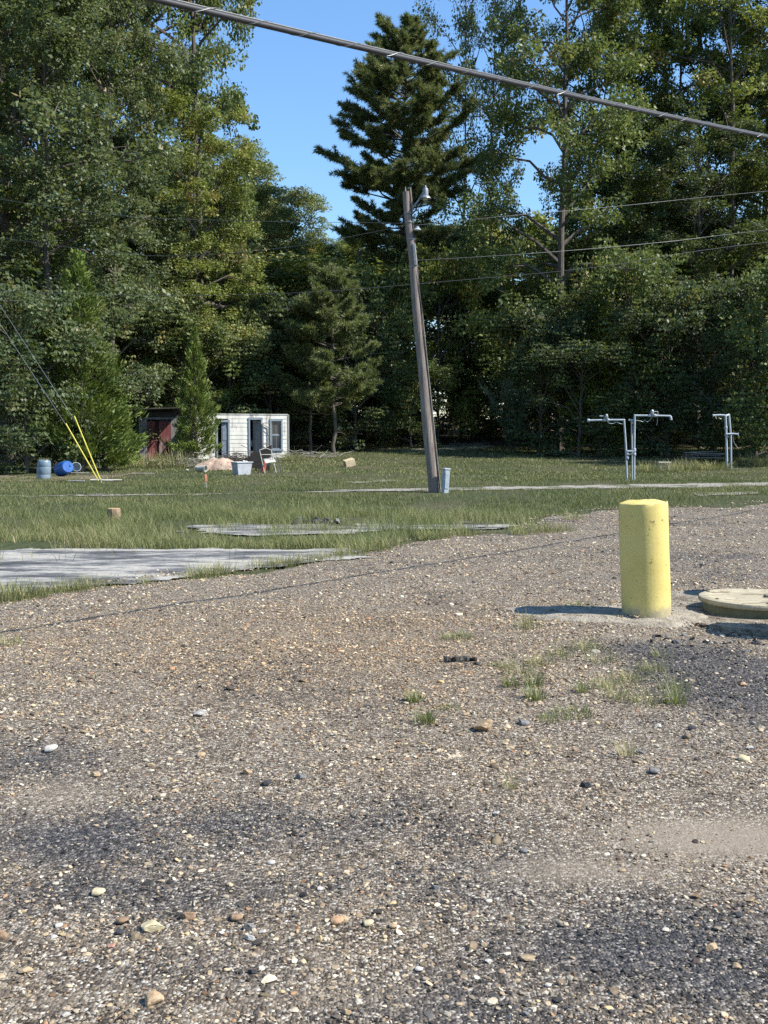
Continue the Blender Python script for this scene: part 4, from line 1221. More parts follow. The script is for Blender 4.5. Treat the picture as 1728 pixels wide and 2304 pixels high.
# thick lashed cable
A = at(330, -6, 5.6); B = at(1728, 309, 10.6)
hd = Vector((B.x - A.x, B.y - A.y, 0)); hl = hd.length; hd.normalize()
bq = .0016; aq = (B.z - A.z - bq * hl * hl) / hl
def cab(s): return Vector((A.x, A.y, 0)) + hd * s + Vector((0, 0, A.z + aq * s + bq * s * s))
s0, s1 = -7.6, (RP - A).to_2d().length
RPc = cab(s1)
NP_top = cab(s0)
t = thing('overhead_cable', 'thick black lashed cable slung low across the lot', 'cable', (0, 0, 0))
ss = np.linspace(s0, s1, 70)
c_ = MB(); c_.tube([cab(s) for s in ss], .0165, 12); c_.build('cable_sheath', M['dark'], t, smooth=True)
c_ = MB(); c_.tube([cab(s) + Vector((0, 0, .020)) for s in ss], .0055, 8); c_.build('messenger_strand', M['wire'], t, smooth=True)
lw = []
for s in np.arange(-2.5, 16, .02):
    th = s / .36 * 2 * math.pi
    sdv = Vector((hd.y, -hd.x, 0))
    lw.append(cab(s) + Vector((0, 0, .006)) + sdv * (math.cos(th) * .0185) + Vector((0, 0, math.sin(th) * .0235)))
c_ = MB(); c_.tube(lw, .0013, 4, False); c_.build('lashing_wire', M['galv'], t, smooth=True)
# move the end poles under the cable ends
for o in bpy.data.objects:
    if o.name.startswith('utility_pole') and o.get('label', '').startswith('wooden pole carrying'): o.location = (RPc.x, RPc.y, 0)
    if o.get('label', '').startswith('short service post'):
        o.location = (NP_top.x, NP_top.y, 0)
RP = Vector((RPc.x, RPc.y, 0))
def wire(label, pts, r=.0065, mat='wire', name='power_line', cat='wire'):
    # smooth through the points
    P = [Vector(p) for p in pts]; out = []
    for i in range(len(P) - 1):
        p0 = P[max(i - 1, 0)]; p1 = P[i]; p2 = P[i + 1]; p3 = P[min(i + 2, len(P) - 1)]
        for s in np.linspace(0, 1, 9)[:-1]:
            out.append(.5 * ((2 * p1) + (p2 - p0) * s + (2 * p0 - 5 * p1 + 4 * p2 - p3) * s * s + (3 * p1 - p0 - 3 * p2 + p3) * s ** 3))
    out.append(P[-1])
    c_ = MB(); c_.tube(out, r, 6)
    o = c_.build(name, M[mat], smooth=True)
    return tag(o, label, cat)
d0 = pb.y
wire('upper wire running from the leaning pole across the open sky', [LP + Vector((0, 0, 9.1)), at(240, 482, 31.5), at(560, 497, 30), at(830, 501, 28.8), at(921, 503, d0)])
wire('sagging wire that dips through the trees to the leaning pole', [LP + Vector((0, 0, 7.9)), at(200, 562, 32), at(400, 576, 31), at(640, 557, 29.5), at(820, 526, 28.6), at(922, 505, d0)])
wire('lowest wire crossing the whole wood edge behind the pole', [LP + Vector((0, 0, 6.0)), at(240, 663, 33), at(480, 664, 32), at(720, 656, 31), at(1040, 630, 30.5), at(1350, 600, 30.5), at(1728, 545, 31), RP + Vector((0, 0, 8.2))])
wire('wire rising from the leaning pole past the big green tree', [at(926, 508, d0), at(1130, 487, d0 + .5), at(1400, 463, 29.5), at(1728, 430, 30.5), RP + Vector((0, 0, 9.6))])
wire('pale wire from the middle of the leaning pole towards the standpipes', [at(935, 586, d0), at(1200, 570, d0 + .6), at(1480, 546, 29.6), at(1728, 517, 30.6), RP + Vector((0, 0, 8.8))])
# guy wires with yellow guards
ga = onground(226, 1087)
t = thing('guy_wires', 'two guy wires in bright yellow guards meeting at one ground anchor', 'guy wire', ga)
M['guard'] = mottled('yellow_plastic', (.50, .43, .06), (.64, .56, .10), 5, .45, bstr=.05)
for px, py, hgt in ((148, 953, 8.6), (167, 936, 9.2)):
    e = at(px, py, ga.y + .05) - ga
    a = Vector((.03 if px > 150 else -.03, 0, .02))
    c_ = MB(); c_.tube([a, a.lerp(e, .5), e], [.019, .020, .020], 8); c_.build('guard', M['guard'], t, smooth=True)
    c_ = MB(); c_.tube([e - (e - a).normalized() * .3, LP + Vector((0, 0, hgt)) - ga], .007, 6); c_.build('guy_wire', M['galv'], t)
c_ = MB(); c_.tube([(0, 0, -.3), (0, 0, .08)], .02, 8); c_.lathe([(.035, .06), (.035, .10), (.01, .12)], 10); c_.build('anchor_eye', M['steel'], t)

# ------------------------------------------------------------------ white ruined house
M['white'] = mottled('white_siding', (.50, .485, .42), (.68, .665, .60), 2.2, .75, (1.6, 1, .35), .25, .01, c3=(.27, .25, .21), p3=.57, scale3=1.5)
M['trim'] = mottled('blue_grey_trim', (.16, .19, .22), (.25, .29, .33), 6, .6, bstr=.2)
M['inside'] = mottled('dim_boards', (.09, .08, .07), (.16, .14, .12), 4, .9)
M['roof_tar'] = mottled('tar_roof', (.03, .028, .026), (.07, .062, .055), 5, .9)
m, nt, b = newmat('window_glass')
b.inputs['Base Color'].default_value = (.03, .035, .04, 1); b.inputs['Roughness'].default_value = .06
b.inputs['Specular IOR Level'].default_value = .6
M['glass'] = m
YH = 50.2
hx0 = gx(443, YH)
hb_ = Vector((hx0, YH, gzf(hx0, YH) - .06))
t = thing('ruined_house', 'roofless white ruined house with blue grey trim and open doors', 'house', hb_, (0, 0, R(22)))
WL, WH, DP = 4.42, 2.14, 4.2
ops = [(1.00, 1.52, 0, 1.78), (2.57, 3.13, 0, 1.90), (3.63, 4.13, .48, 1.84)]
nc = 11; ch_ = WH / nc
bk = MB()
def segs(z0, z1):
    x = 0; r_ = []
    for a, c, o0, o1 in ops:
        if z1 > o0 + .02 and z0 < o1 - .02:
            r_.append((x, a)); x = c
    r_.append((x, WL)); return r_
for i in range(nc):
    z0 = i * ch_; z1 = z0 + ch_
    for a, c in segs(z0, z1):
        # board lap: bottom edge stands proud of the board below
        j = random.uniform(-.003, .004); w = c - a
        pl_ = MB()
        pl_.add([(a + .001, -.004 + j, z0 + .002), (c - .001, -.004 + j, z0 + .002), (c - .001, .006 + j, z1 - .002), (a + .001, .006 + j, z1 - .002),
                 (a + .001, .03, z0 + .004), (c - .001, .03, z0 + .004), (c - .001, .03, z1 - .004), (a + .001, .03, z1 - .004)],
                [(0, 1, 2, 3), (5, 4, 7, 6), (0, 4, 5, 1), (3, 2, 6, 7), (0, 3, 7, 4), (1, 5, 6, 2)])
        pl_.build('siding_board', M['white'], t)
        bk.box(((a + c) / 2, .072, (z0 + z1) / 2), (w, .08, ch_))
bk.build('front_wall', M['inside'], t)
for (cx, cy, dx, dy, mt) in ((-.03, DP / 2, .12, DP, 'white'), (WL + .03, DP / 2, .12, DP, 'white'), (WL / 2, DP, WL, .1, 'inside')):
    MB().box((cx, cy + .03, WH / 2 - .01), (dx, dy, WH - .02)).build('wall', M[mt], t)
MB().box((WL / 2, DP / 2 + .1, -.02), (WL - .1, DP - .2, .08)).build('floor', M['inside'], t)
MB().box((WL / 2, DP * .62, WH - .12), (WL - .1, DP * .7, .06), (R(-2), 0, 0)).build('sagging_roof', M['roof_tar'], t)
MB().box((WL / 2, .045, WH + .018), (WL + .14, .14, .035), None, .008).build('wall_cap', M['white'], t)
MB().box((WL + .09, .03, WH / 2), (.02, .12, WH), None, .004).build('corner_board', M['white'], t)
for a, c, o0, o1 in ops:
    f_ = MB(); w = .075
    for x in (a - w / 2 + .01, c + w / 2 - .01): f_.box((x, -.028, (o0 + o1) / 2), (w, .035, o1 - o0))
    f_.box(((a + c) / 2, -.030, o1 + .055), (c - a + 2 * w, .04, .11))
    if o0 > 0: f_.box(((a + c) / 2, -.036, o0 - .03), (c - a + 2 * w + .04, .06, .07))
    f_.build('window_frame' if o0 > 0 else 'door_frame', M['trim'], t)
d_ = MB(); d_.box((-.15, .0, .86), (.30, .035, 1.70), None, .005); d1 = d_.build('door', M['trim'], t, (1.51, .02, .02), (0, 0, R(-12)))
MB().box((-.15, -.022, 1.2), (.2, .012, .6)).build('door_panel', M['trim'], d1)
d_ = MB(); d_.box((-.26, .0, .92), (.52, .035, 1.82), None, .005); d2 = d_.build('door', M['trim'], t, (3.12, .06, .02), (0, 0, R(-62)))
for z in (.5, 1.3): MB().box((-.26, -.022, z), (.36, .012, .55)).build('door_panel', M['trim'], d2)
MB().lathe([(.03, 0), (.035, .02), (.02, .05), (0, .055)], 10, Matrix.Translation((-.47, -.02, .95)) @ Matrix.Rotation(R(90), 4, 'X')).build('door_knob', M['steel'], d2)
# screen door swung open against the wall
sd_ = bpy.data.objects.new('screen_door', MB().box((.02, 0, .93), (.035, .03, 1.66)).box((.44, 0, .93), (.035, .03, 1.66)).box((.23, 0, 1.745), (.40, .028, .035)).box((.23, 0, .12), (.40, .028, .035)).box((.23, 0, .78), (.40, .028, .035)).mesh('screen_door', M['steel']))
col.objects.link(sd_); sd_.parent = t; sd_.location = (3.19, -.085, 0); sd_.rotation_euler = (0, 0, R(-9))
MB().box((.23, .004, 1.56), (.46, .018, .028), (0, R(27), 0)).build('brace', M['steel'], sd_)
MB().box((.23, .004, .70), (.43, .018, .028), (0, R(10), 0)).build('brace', M['steel'], sd_)
wn_ = MB(); a, c, o0, o1 = ops[2]
zm = (o0 + o1) / 2 + .02
sash = MB()
for z0, z1, y in ((o0 + .01, zm, .025), (zm, o1 - .01, .05)):
    sash.box((a + .025, y, (z0 + z1) / 2), (.04, .025, z1 - z0)); sash.box((c - .025, y, (z0 + z1) / 2), (.04, .025, z1 - z0))
    sash.box(((a + c) / 2, y, z0 + .02), (c - a - .09, .025, .04)); sash.box(((a + c) / 2, y, z1 - .02), (c - a - .09, .025, .04))
    sash.box(((a + c) / 2, y, (z0 + z1) / 2), (.016, .02, z1 - z0 - .08))
sw = sash.build('window', M['trim'], t)
for z0, z1, y in ((o0 + .05, zm - .04, .03), (zm + .04, o1 - .05, .055)):
    for q in (0, 1):
        x0 = a + .045 + q * ((c - a) / 2 - .037); MB().box((x0 + .093, y, (z0 + z1) / 2), (.186, .006, z1 - z0)).build('pane', M['glass'], sw)
cur = MB(); cur.add([(a + .06 + i * .04, .10 + .012 * (i % 2), z) for z in (o0 + .1, o1 - .1) for i in range(10)], [(i, i + 1, i + 11, i + 10) for i in range(9)])
cur.build('curtain', mottled('stained_curtain', (.30, .28, .20), (.42, .40, .31), 6, .9), t)
# clutter seen through the open door
q = t.matrix_basis @ Vector((2.73, .55, .05))
cl_ = thing('junk_heap', 'reddish bundle lying inside the open doorway of the white house', 'bundle', q)
rk = link('bundle', rock_mesh('bundle', 611, 3, .8, .5, mottled('red_cloth', (.30, .06, .03), (.45, .14, .07), 4, .9)), cl_, (0, 0, .28), (0, .3, .4), (.2, .22, .34))
link('bag', rock_mesh('bag', 612, 3, .8, .5, mottled('grey_cloth', (.22, .2, .17), (.4, .36, .3), 4, .9)), cl_, (.02, .1, .70), (0, .5, 1), (.17, .2, .24))

# ------------------------------------------------------------------ red shed
YS = 50.6
sx0 = gx(314, YS)
t = thing('red_shed', 'old red board shed with dark tilted roof beside the cedars', 'shed', (sx0, YS, gzf(sx0, YS) - .05), (0, 0, R(10)))
M['redwood'] = mottled('faded_red_paint', (.13, .035, .035), (.23, .07, .065), 3, .85, (1, 1, .4), .5, .01, c3=(.25, .23, .22), p3=.60, scale3=1.7)
M['greywood'] = mottled('grey_boards', (.13, .125, .12), (.30, .285, .27), 6, .9, (3, 3, .3), .6, .01)
SW = 1.85
nb_ = 10; bw = SW / nb_
for i in range(nb_):
    x = i * bw
    red = 2 <= i <= 7
    if i == 4: continue
    hgt = 1.78 if red else 1.9
    MB().box((x + bw / 2, random.uniform(-.012, .012), hgt / 2 + .01), (bw - .012, .028, hgt + random.uniform(-.03, .03))).build('board', M['redwood'] if red else M['greywood'], t)
MB().box((4.5 * bw, .03, .9), (bw * .98, .02, 1.75)).build('gap_strip', mottled('gap_dark_red', (.05, .014, .014), (.09, .025, .022), 5, .9), t)  # strip coloured dark to stand for the gap between the red boards
MB().box((SW / 2, .05, 1.93), (SW - .02, .06, .10)).build('lintel', M['greywood'], t)
for x in (.04, SW - .04): MB().box((x, .75, 1.0), (.06, 1.4, 2.0)).build('side_wall', M['greywood'], t)
MB().box((SW / 2, 1.5, 1.0), (SW, .06, 2.0)).build('back_wall', M['greywood'], t)
MB().box((SW / 2, .55, 2.25), (SW + .35, 2.3, .045), (R(-7), R(-2), 0)).build('roof', M['roof_tar'], t)
MB().box((SW / 2, .0, 2.12), (SW - .1, .03, .24)).build('dark_recess', M['roof_tar'], t)  # tar-dark sheet in place of the shaded recess under the roof

# ------------------------------------------------------------------ junk in front of the house
def put(px, py): return onground(px, py)
M['tub'] = mottled('pale_plastic', (.34, .355, .38), (.48, .50, .52), 4, .55, bstr=.1, c3=(.25, .22, .18), p3=.62, scale3=2)
M['dirty_white'] = mottled('dirty_white', (.30, .285, .25), (.48, .46, .41), 5, .7, c3=(.26, .22, .16), p3=.62)
M['blue'] = mottled('blue_plastic', (.015, .075, .26), (.03, .13, .40), 4, .4, bstr=.1)
q = put(544, 1068); SCL = q.y / F
t = thing('storage_tub', 'pale plastic storage tub full of odds and ends in the grass', 'tub', q, (0, 0, R(35)))
w = .50; b1 = MB()
def frus(b1, w0, d0_, w1, d1_, z0, z1):
    vs = [(-w0 / 2, -d0_ / 2, z0), (w0 / 2, -d0_ / 2, z0), (w0 / 2, d0_ / 2, z0), (-w0 / 2, d0_ / 2, z0), (-w1 / 2, -d1_ / 2, z1), (w1 / 2, -d1_ / 2, z1), (w1 / 2, d1_ / 2, z1), (-w1 / 2, d1_ / 2, z1)]
    return b1.add(vs, [(3, 2, 1, 0), (0, 1, 5, 4), (1, 2, 6, 5), (2, 3, 7, 6), (3, 0, 4, 7)])
frus(b1, .48, .40, .60, .50, 0, .44); frus(b1, .57, .47, .46, .38, .44, .08); b1.build('body', M['tub'], t)
r_ = MB()
for x, y, dx, dy in ((0, -.25, .66, .05), (0, .25, .66, .05), (-.305, 0, .05, .45), (.305, 0, .05, .45)): r_.box((x, y, .45), (dx, dy, .035), None, .008)
r_.build('rim', M['tub'], t)
for i in range(5):
    oe = link('odds_and_ends', ROCK[i % 6], t, (random.uniform(-.18, .18), random.uniform(-.12, .12), .44), (random.random(), 0, random.random()), (.11, .1, .12))
    setmat(oe, (RM['white'], RM['grey'], RM['lightgrey'])[i % 3])
q = put(490, 1064)
def heap(name, label, cat, q, sx_, sy_, sz_, seed, mat):
    rg = np.random.default_rng(seed)
    xs = np.linspace(-1, 1, 30); ys = np.linspace(-1, 1, 22)
    V, Fc = grid(xs, ys, lambda x, y: np.zeros(len(x)))
    rr_ = np.sqrt(V[:, 0] ** 2 + V[:, 1] ** 2) + (fbm(V[:, 0] + seed, V[:, 1], 1.7, seed) - .5) * .5
    hh = np.sqrt(np.clip(1 - rr_ ** 2, 0, 1)) * (.8 + .6 * (fbm(V[:, 0], V[:, 1] + seed, 2.5, seed) - .5))
    V[:, 2] = hh * sz_ - .04
    V[:, 0] *= sx_; V[:, 1] *= sy_
    me = np_mesh(name, V, Fc[(rr_[Fc].mean(1) < 1.1)]); me.materials.append(mat)
    return tag(link(name, me, None, q), label, cat)
heap('tarp', 'rumpled pinkish brown tarp heaped between the bucket and the tub', 'tarp', put(491, 1056), .95, .6, .55, 5, mottled('pink_tarp', (.26, .17, .12), (.50, .38, .29), 2.2, .8, bstr=.5, bdist=.05, c3=(.16, .09, .06), p3=.60, scale3=2))
q = put(452, 1062)
t = thing('bucket', 'white bucket lying on its side in the grass', 'bucket', q + Vector((0, 0, .13)), (R(90), 0, R(68)))
MB().lathe([(.10, -.22), (.115, -.21), (.135, .2), (.145, .205), (.145, .225), (.125, .225), (.105, -.18), (0, -.19)], 22).build('body', M['dirty_white'], t, smooth=True)
o = link('ball', rock_mesh('ball', 620, 3, .98, .05, M['dirty_white']), None, put(422, 1061) + Vector((0, 0, .06)), (0, 0, 0), (.085, .085, .08)); tag(o, 'small white jug bottom left of the fallen bucket', 'jug')
o['label'] = 'small round white thing beside the fallen bucket'; o['category'] = 'ball'
# tilted dark table top on legs
q = put(570, 1060)
t = thing('overturned_table', 'dark brown table tipped on its edge beside the tub', 'table', q, (0, 0, R(8)))
M['darkwood'] = mottled('dark_wood', (.02, .015, .012), (.045, .034, .026), 5, .7, (1, 4, 4))
tp_ = MB(); tp_.add([(-.72, .1, .22), (.62, -.1, .02), (.72, -.05, 1.02), (-.72, .14, .30), (-.72, .14, .22), (.62, -.06, .02), (.72, -.01, 1.02), (-.72, .18, .30)],
                   [(0, 1, 2, 3), (5, 4, 7, 6), (0, 4, 5, 1), (3, 2, 6, 7), (0, 3, 7, 4), (1, 5, 6, 2)])
tp_.build('tabletop', M['darkwood'], t)
for a, c in (((-.55, .25, .2), (-.5, .5, 0)), ((.5, .02, .5), (.55, .5, 0)), ((.1, .05, .1), (.12, .45, 0))):
    MB().tube([a, c], .025, 6).build('leg', M['darkwood'], t)
q = put(562, 1062) + Vector((.55, -.1, 0))
o = MB().box((0, 0, .2), (.14, .14, .44), (0, R(6), .4), .02).build('red_can', mottled('rust_red', (.30, .05, .03), (.42, .10, .06), 5, .6), None, q); tag(o, 'red can between the tub and the folding chair', 'can')
# folding chair
q = put(607, 1064)
t = thing('folding_chair', 'white metal folding chair lying propped beside the tipped table', 'chair', q, (0, 0, R(20)))
def bar(nm, p, r_=.016, mt='dirty_white'): MB().tube(p, r_, 6).build(nm, M[mt], t, smooth=True)
bar('leg', [(-.22, -.1, 0), (-.36, .1, .85)]); bar('leg', [(.22, -.1, 0), (.08, .1, .85)])
bar('rear_leg', [(-.28, .35, .0), (-.2, .0, .5)]); bar('rear_leg', [(.28, .35, 0), (.2, .0, .5)])
bar('backrest', [(-.36, .1, .85), (-.12, .1, .92), (.08, .1, .85)]); bar('crossbar', [(-.33, .06, .68), (.10, .06, .68)])
bar('crossbar', [(-.26, -.04, .30), (.17, -.04, .30)])
MB().box((0, .02, .46), (.40, .36, .03), (R(25), R(-8), 0), .01).build('seat', M['dirty_white'], t)
for a in (0, 1): bar('arm', [(.12 + .12 * a, .0, .65), (.28 + .1 * a, .02, .5), (.33 + .1 * a, .05, .2), (.36 + .1 * a, .08, .02)], .012, 'steel')
# brush pile against the wall
def brush(name, label, q, n, L, mat, cat='brush pile', hgt=.4, wid=.8, seed=1):
    rg = np.random.default_rng(seed); b1 = MB()
    for i in range(n):
        c = Vector((rg.normal(0, wid * .4), rg.normal(0, .25), abs(rg.normal(0, hgt * .4)) + .03)); a = rg.random() * 6.28
        d = Vector((math.cos(a), math.sin(a) * .6, rg.normal(0, .3))).normalized() * L * rg.uniform(.4, 1)
        p = [c - d / 2, c + Vector((0, 0, .05)), c + d / 2]
        for v_ in p: v_.z = max(v_.z, .02)
        b1.tube(p, [.014, .011, .006], 4)
    return tag(b1.build(name, mat, None, q), label, cat)
brush('brush_pile', 'dark tangle of sticks against the white house wall', put(530, 1044), 110, .8, M['bark'], hgt=.6, wid=.9)
brush('stick_litter', 'grey dead twigs at the foot of the slim cedar', put(430, 1052), 70, .8, M['bark_pale'], hgt=.5, wid=1.4, seed=2)
brush('log_litter', 'fallen sticks in the shade right of the white house', put(690, 1030), 40, 1.4, M['bark_pale'], hgt=.3, wid=2.2, seed=4)
for px, py, w in ((345, 1042, 26), (355, 1047, 12), (330, 1046, 16)):
    q = put(px, py); s_ = w / F * q.y / 2
    o = link('white_rag', ROCK[px % 6], None, q + Vector((0, 0, s_ * .3)), (0, 0, px), (s_, s_, s_ * .8)); setmat(o, M['dirty_white']); tag(o, 'crumpled white rag in the weeds by the red shed', 'rag', 'rags by the red shed')
q = put(465, 1098)
t = thing('marker_stake', 'short stake with a faded orange ribbon in the lawn', 'stake', q, (0, R(-4), .3))
MB().box((0, 0, .14), (.045, .022, .36)).build('stake', M['bark_pale'], t)
MB().box((0, 0, .28), (.062, .036, .20), None, .006).build('ribbon', mottled('faded_orange', (.45, .16, .09), (.58, .25, .15), 6, .7), t)
q = put(786, 1050)
t = thing('cardboard_box', 'tan cardboard box tipped over under the young pine', 'box', q + Vector((0, 0, .16)), (R(8), R(-16), R(20)))
b1 = MB(); b1.box((0, 0, .0), (.42, .34, .30), None, .006); b1.build('body', mottled('cardboard', (.42, .33, .20), (.56, .46, .30), 4, .85), t)
MB().box((-.28, -.02, -.04), (.22, .32, .008), (0, R(40), 0)).build('flap', mottled('cardboard_inner', (.30, .18, .10), (.40, .25, .15), 4, .85), t)
# barrels
q = put(98, 1078)
t = thing('plastic_barrel', 'translucent grey plastic barrel standing under the thicket', 'barrel', q, (R(2), R(4), 0))
prof_b = [(.24, 0), (.27, .03), (.285, .18), (.275, .21), (.29, .24), (.29, .50), (.275, .53), (.285, .56), (.26, .76), (.22, .80), (0, .80)]
sc_b = .78
MB().lathe([(r_ * sc_b, z * sc_b) for r_, z in prof_b], 28).build('body', mottled('cloudy_plastic', (.10, .15, .19), (.20, .25, .29), 2.5, .35, bstr=.1), t, smooth=True)
MB().lathe([(.04, .60), (.04, .645), (0, .645)], 10, Matrix.Translation((.1, -.05, 0))).build('bung', M['dirty_white'], t)
q = put(142, 1072)
t = thing('plastic_barrel', 'bright blue plastic barrel lying beside the grey one', 'barrel', q + Vector((0, .1, .27)), (R(78), 0, R(42)))
MB().lathe([(r_ * .85, (z - .4) * .85) for r_, z in prof_b], 28).build('body', M['blue'], t, smooth=True)
MB().lathe([(.045, .33), (.045, .365), (0, .365)], 10, Matrix.Translation((.1, .05, 0))).build('bung', M['blue'], t)
q = put(163, 1066)
o = MB().lathe([(.13, 0), (.15, .02), (.17, .30), (.18, .31), (.16, .32), (.13, .05), (0, .04)], 18).build('grey_pail', mottled('grey_plastic', (.22, .26, .28), (.34, .38, .40), 5, .5), None, q + Vector((.05, .1, .16)), (R(70), 0, R(30)), smooth=True)
tag(o, 'grey pail tipped against the blue barrel', 'pail')
# boards and sheets lying on the grass
def plank(px, py, L, w, rz, mt, label, th=.03, name='plank'):
    q = put(px, py)
    o = MB().box((0, 0, .04 + th / 2), (L, w, th), (R(2), R(1), 0), .004).build(name, M[mt], None, q, (0, 0, R(rz)))
    return tag(o, label, 'board')
plank(238, 1084, .95, .28, 4, 'dirty_white', 'white board lying behind the guy wire anchor')
plank(172, 1086, .5, .14, 1, 'greywood', 'short grey board left of the guy wire anchor')
plank(172, 1067, .9, .06, 12, 'bark_pale', 'pale stick lying beside the barrels')
plank(322, 1068, .8, .10, 6, 'bark_pale', 'pale plank in the grass near the cedar', .02)
plank(268, 1085, .35, .08, -4, 'darkwood', 'dark scrap touching the white board', .02)
# stump and rubble by the pads
q = put(257, 1186)
t = thing('tree_stump', 'square cut tan stump standing in the tall grass', 'stump', q, (0, 0, .3))
b1 = MB(); b1.tube([(0, 0, -.05), (.005, 0, .15), (0, .01, .30)], [.125, .115, .108], 9); b1.build('stump', mottled('stump_bark', (.16, .11, .07), (.34, .24, .15), 6, .9), t)
b1 = MB(); b1.tube([(0, .01, .298), (0, .01, .312)], [.106, .10], 9); b1.build('cut_face', mottled('cut_wood', (.32, .20, .10), (.45, .31, .17), 10, .85), t)
for i in range(26):
    px = random.gauss(700, 45); py = random.gauss(1177, 3.0)
    q = put(px, py); s_ = random.uniform(.03, .10)
    o = link('rubble_lump', ROCK[i % 6], None, q + Vector((0, 0, s_ * .4)), (random.random(), random.random(), random.random() * 6), (s_, s_, s_)); setmat(o, RM['black'] if i % 3 else RM['grey'])
    tag(o, 'dark lump of asphalt rubble on the broken paving', 'rubble', 'asphalt rubble on the broken paving')

# ------------------------------------------------------------------ standpipes
def pipe(t, nm, pts, r_=.031, mt='white_pipe'):
    return MB().tube(pts, r_, 10).build(nm, M[mt], t, smooth=True)
def elbow(t, c): link('elbow', rock_mesh('elbow', 1, 2, 1, 0, M['white_pipe']), t, c, (0, 0, 0), (.05, .05, .05))
def collar(t, c, ax='Z', r_=.05, l=.07, nm='coupling'):
    m_ = Matrix.Translation(c) @ (Matrix.Rotation(R(90), 4, 'Y') if ax == 'X' else Matrix.Identity(4))
    MB().lathe([(r_ * .9, -l / 2), (r_, -l / 2 + .008), (r_, l / 2 - .008), (r_ * .9, l / 2)], 12, m_).build(nm, M['white_pipe'], t, smooth=True)
def valve(t, c):
    v_ = MB().lathe([(.05, 0), (.062, .02), (.062, .12), (.05, .16), (.03, .185), (0, .19)], 14, Matrix.Translation(c)).build('valve', M['galv'], t, smooth=True)
    return v_
q = put(1418, 1080); Yp = q.y
def L_(px, py, dy=0): return at(px, py, Yp + dy) - q
t = thing('standpipe', 'double white standpipe with arms left and right and a joined clamp', 'standpipe', q)
pipe(t, 'riser', [L_(1411, 1082) + Vector((0, 0, -.1)), L_(1408, 1000), L_(1404, 945)])
pipe(t, 'arm', [L_(1404, 945), L_(1364, 945), L_(1324, 946)])
pipe(t, 'riser', [L_(1427, 1084) + Vector((0, 0, -.1)), L_(1427, 1000), L_(1428, 935)], .033)
pipe(t, 'arm', [L_(1428, 935), L_(1468, 935), L_(1506, 936)])
pipe(t, 'thin_riser', [L_(1422, 1082, .1) + Vector((0, 0, -.1)), L_(1422, 1010, .1), L_(1421, 948, .1)], .024)
pipe(t, 'end_drop', [L_(1506, 936), L_(1509, 938), L_(1510, 945)], .04)
for a in ((1404, 945), (1428, 935), (1506, 936)): elbow(t, L_(*a))
for a, ax in (((1324, 946), 'X'), ((1360, 945), 'X'), ((1368, 945), 'X'), ((1462, 935), 'X'), ((1474, 935), 'X')): collar(t, L_(*a), ax)
for a in ((1411, 1022), (1411, 1030), (1427, 1012), (1427, 1022)): collar(t, L_(*a), 'Z', .056, .09, 'clamp')
MB().box((L_(1419, 1015) + Vector((0, -.03, 0))), (.30, .05, .06), None, .01).build('clamp_bar', M['white_pipe'], t)
MB().box((L_(1418, 1022) + Vector((0, -.03, 0))), (.18, .06, .05), (0, R(-12), 0), .01).build('clamp_bar', M['galv'], t)
MB().box((L_(1420, 945, .06)), (.16, .05, .06), None, .01).build('bracket', M['white_pipe'], t)
v1 = valve(t, L_(1364, 945)); MB().box(L_(1353, 936), (.12, .03, .035), None, .006).build('handle', M['white_pipe'], v1)
v2 = valve(t, L_(1467, 935)); MB().tube([L_(1469, 926), L_(1480, 926), L_(1480, 934)], .014, 6).build('handle', M['white_pipe'], v2, smooth=True)
def curve_pts(pts, n=8):
    P = [Vector(p) for p in pts]; out = []
    for i in range(len(P) - 1):
        p0 = P[max(i - 1, 0)]; p1 = P[i]; p2 = P[i + 1]; p3 = P[min(i + 2, len(P) - 1)]
        for s in np.linspace(0, 1, n)[:-1]:
            out.append(.5 * ((2 * p1) + (p2 - p0) * s + (2 * p0 - 5 * p1 + 4 * p2 - p3) * s * s + (3 * p1 - p0 - 3 * p2 + p3) * s ** 3))
    return out + [P[-1]]
MB().tube(curve_pts([L_(1365, 947), L_(1371, 952), L_(1379, 953), L_(1387, 950), L_(1395, 953), L_(1403, 954), L_(1407, 951)]), .013, 6).build('hose', M['white_pipe'], t, smooth=True)
MB().tube(curve_pts([L_(1430, 946), L_(1440, 947), L_(1447, 949), L_(1450, 945), L_(1457, 949), L_(1463, 944), L_(1468, 938)]), .011, 6).build('hose', M['galv'], t, smooth=True)
MB().tube([L_(1479, 937), L_(1479, 950), L_(1477, 957)], .008, 5).build('dangling_wire', M['galv'], t)
q = put(1638, 1054); Yp = q.y
t = thing('standpipe', 'pair of white standpipes with a short top arm and side tap', 'standpipe', q)
pipe(t, 'riser', [L_(1636, 1056) + Vector((0, 0, -.1)), L_(1634, 980), L_(1632, 935)], .05)
pipe(t, 'riser', [L_(1645, 1051, .2) + Vector((0, 0, -.1)), L_(1644, 980, .2), L_(1640, 933, .2)], .045)
pipe(t, 'arm', [L_(1632, 935), L_(1620, 934), L_(1605, 935)], .045)
pipe(t, 'top_link', [L_(1632, 936), L_(1640, 933, .2)], .045)
elbow(t, L_(1632, 935)); collar(t, L_(1605, 935), 'X', .055)
collar(t, L_(1633, 962), 'Z', .07, .10, 'clamp'); collar(t, L_(1634, 978), 'Z', .07, .12, 'clamp')
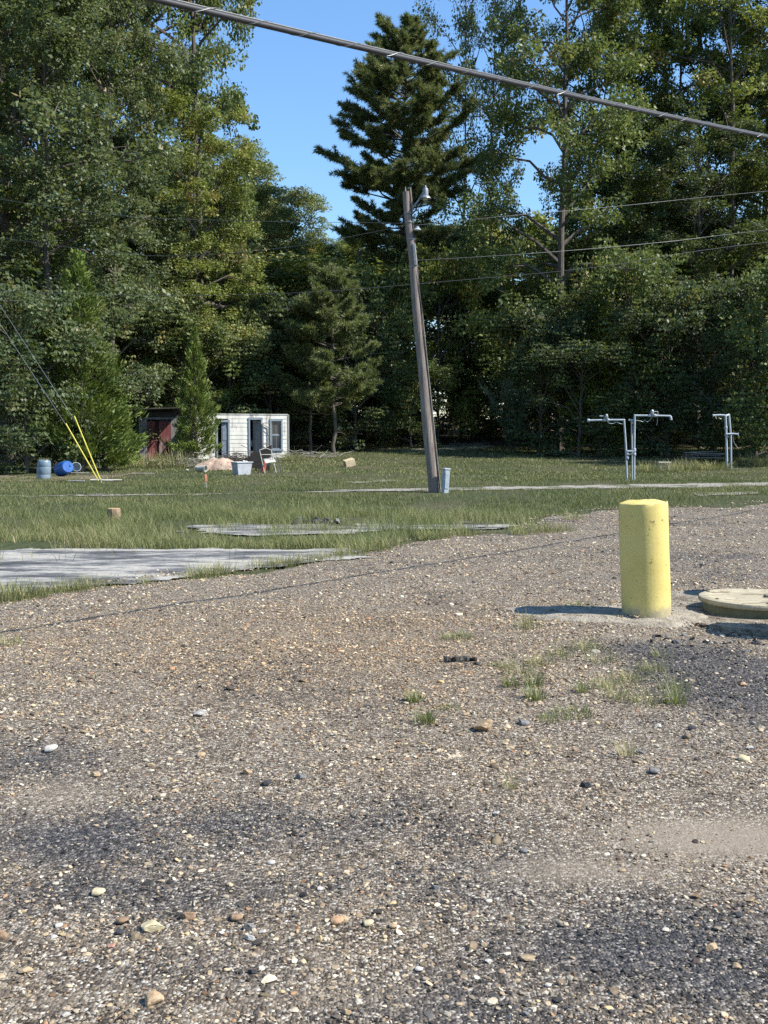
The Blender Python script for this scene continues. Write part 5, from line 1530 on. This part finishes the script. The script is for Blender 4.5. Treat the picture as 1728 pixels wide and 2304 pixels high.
MB().tube([L_(1634, 977, -.05), L_(1650, 976, -.05), L_(1660, 977, -.05)], .04, 8).build('tap', M['white_pipe'], t, smooth=True)
MB().tube([L_(1661, 973, -.05), L_(1661, 981, -.05)], .022, 8).build('tap_handle', M['white_pipe'], t)
MB().tube(curve_pts([L_(1650, 978, -.05), L_(1650, 990, -.05), L_(1654, 1000, -.05), L_(1660, 1008, -.05)]), .012, 6).build('dangling_wire', M['galv'], t)

# small white bench, boards and weedy bushes behind the track
q = put(1494, 1058)
t = thing('small_bench', 'small white stone bench half hidden in weeds', 'bench', q, (0, 0, R(6)))
MB().box((0, 0, .31), (.55, .24, .055), None, .012).build('seat', M['dirty_white'], t)
for x in (-.17, .18): MB().box((x, 0, .14), (.09, .17, .30), (0, R(6 if x > 0 else -6), 0), .012).build('leg', M['dirty_white'], t)
for i in range(7):
    q = put(1580 + random.uniform(-25, 25), 1036 + random.uniform(-1, 2))
    o = MB().box((0, 0, .1 + .05 * i), (1.6, .16, .03), (0, R(random.uniform(-4, 4)), 0)).build('plank', M['greywood'], None, q, (0, 0, R(random.uniform(-22, 10))))
    tag(o, 'weathered grey board in the heap beside the lone standpipes', 'board', 'grey boards in the heap')
def bush_weed(px, py, h, r_, k, mt, label):
    q = put(px, py)
    o = link('weed_clump', TU[6], None, q, (0, 0, px), (r_ / .6, r_ / .6, h / .6))
    tag(o, label, 'weeds')
bush_weed(1462, 1062, .50, .45, 0, 'leaf_yellow', 'tall dry weed clump left of the small white bench')
bush_weed(1535, 1060, .60, .6, 1, 'leaf_yellow', 'tall dry weed clump right of the small white bench')
bush_weed(1600, 1056, .45, .8, 0, 'leaf_mid', 'dry weed clump before the grey boards')
bush_weed(1712, 1048, .7, .8, 1, 'leaf_mid', 'tall weed clump right of the lone standpipes')
bush_weed(660, 1036, .5, .5, 0, 'leaf_yellow', 'small sunlit weeds at the corner of the white house')
bush_weed(395, 1052, .9, .7, 1, 'leaf_pale', 'pale weeds between the red shed and the slim cedar')
bush_weed(330, 1050, .7, .8, 0, 'leaf_mid', 'green weeds at the foot of the red shed')
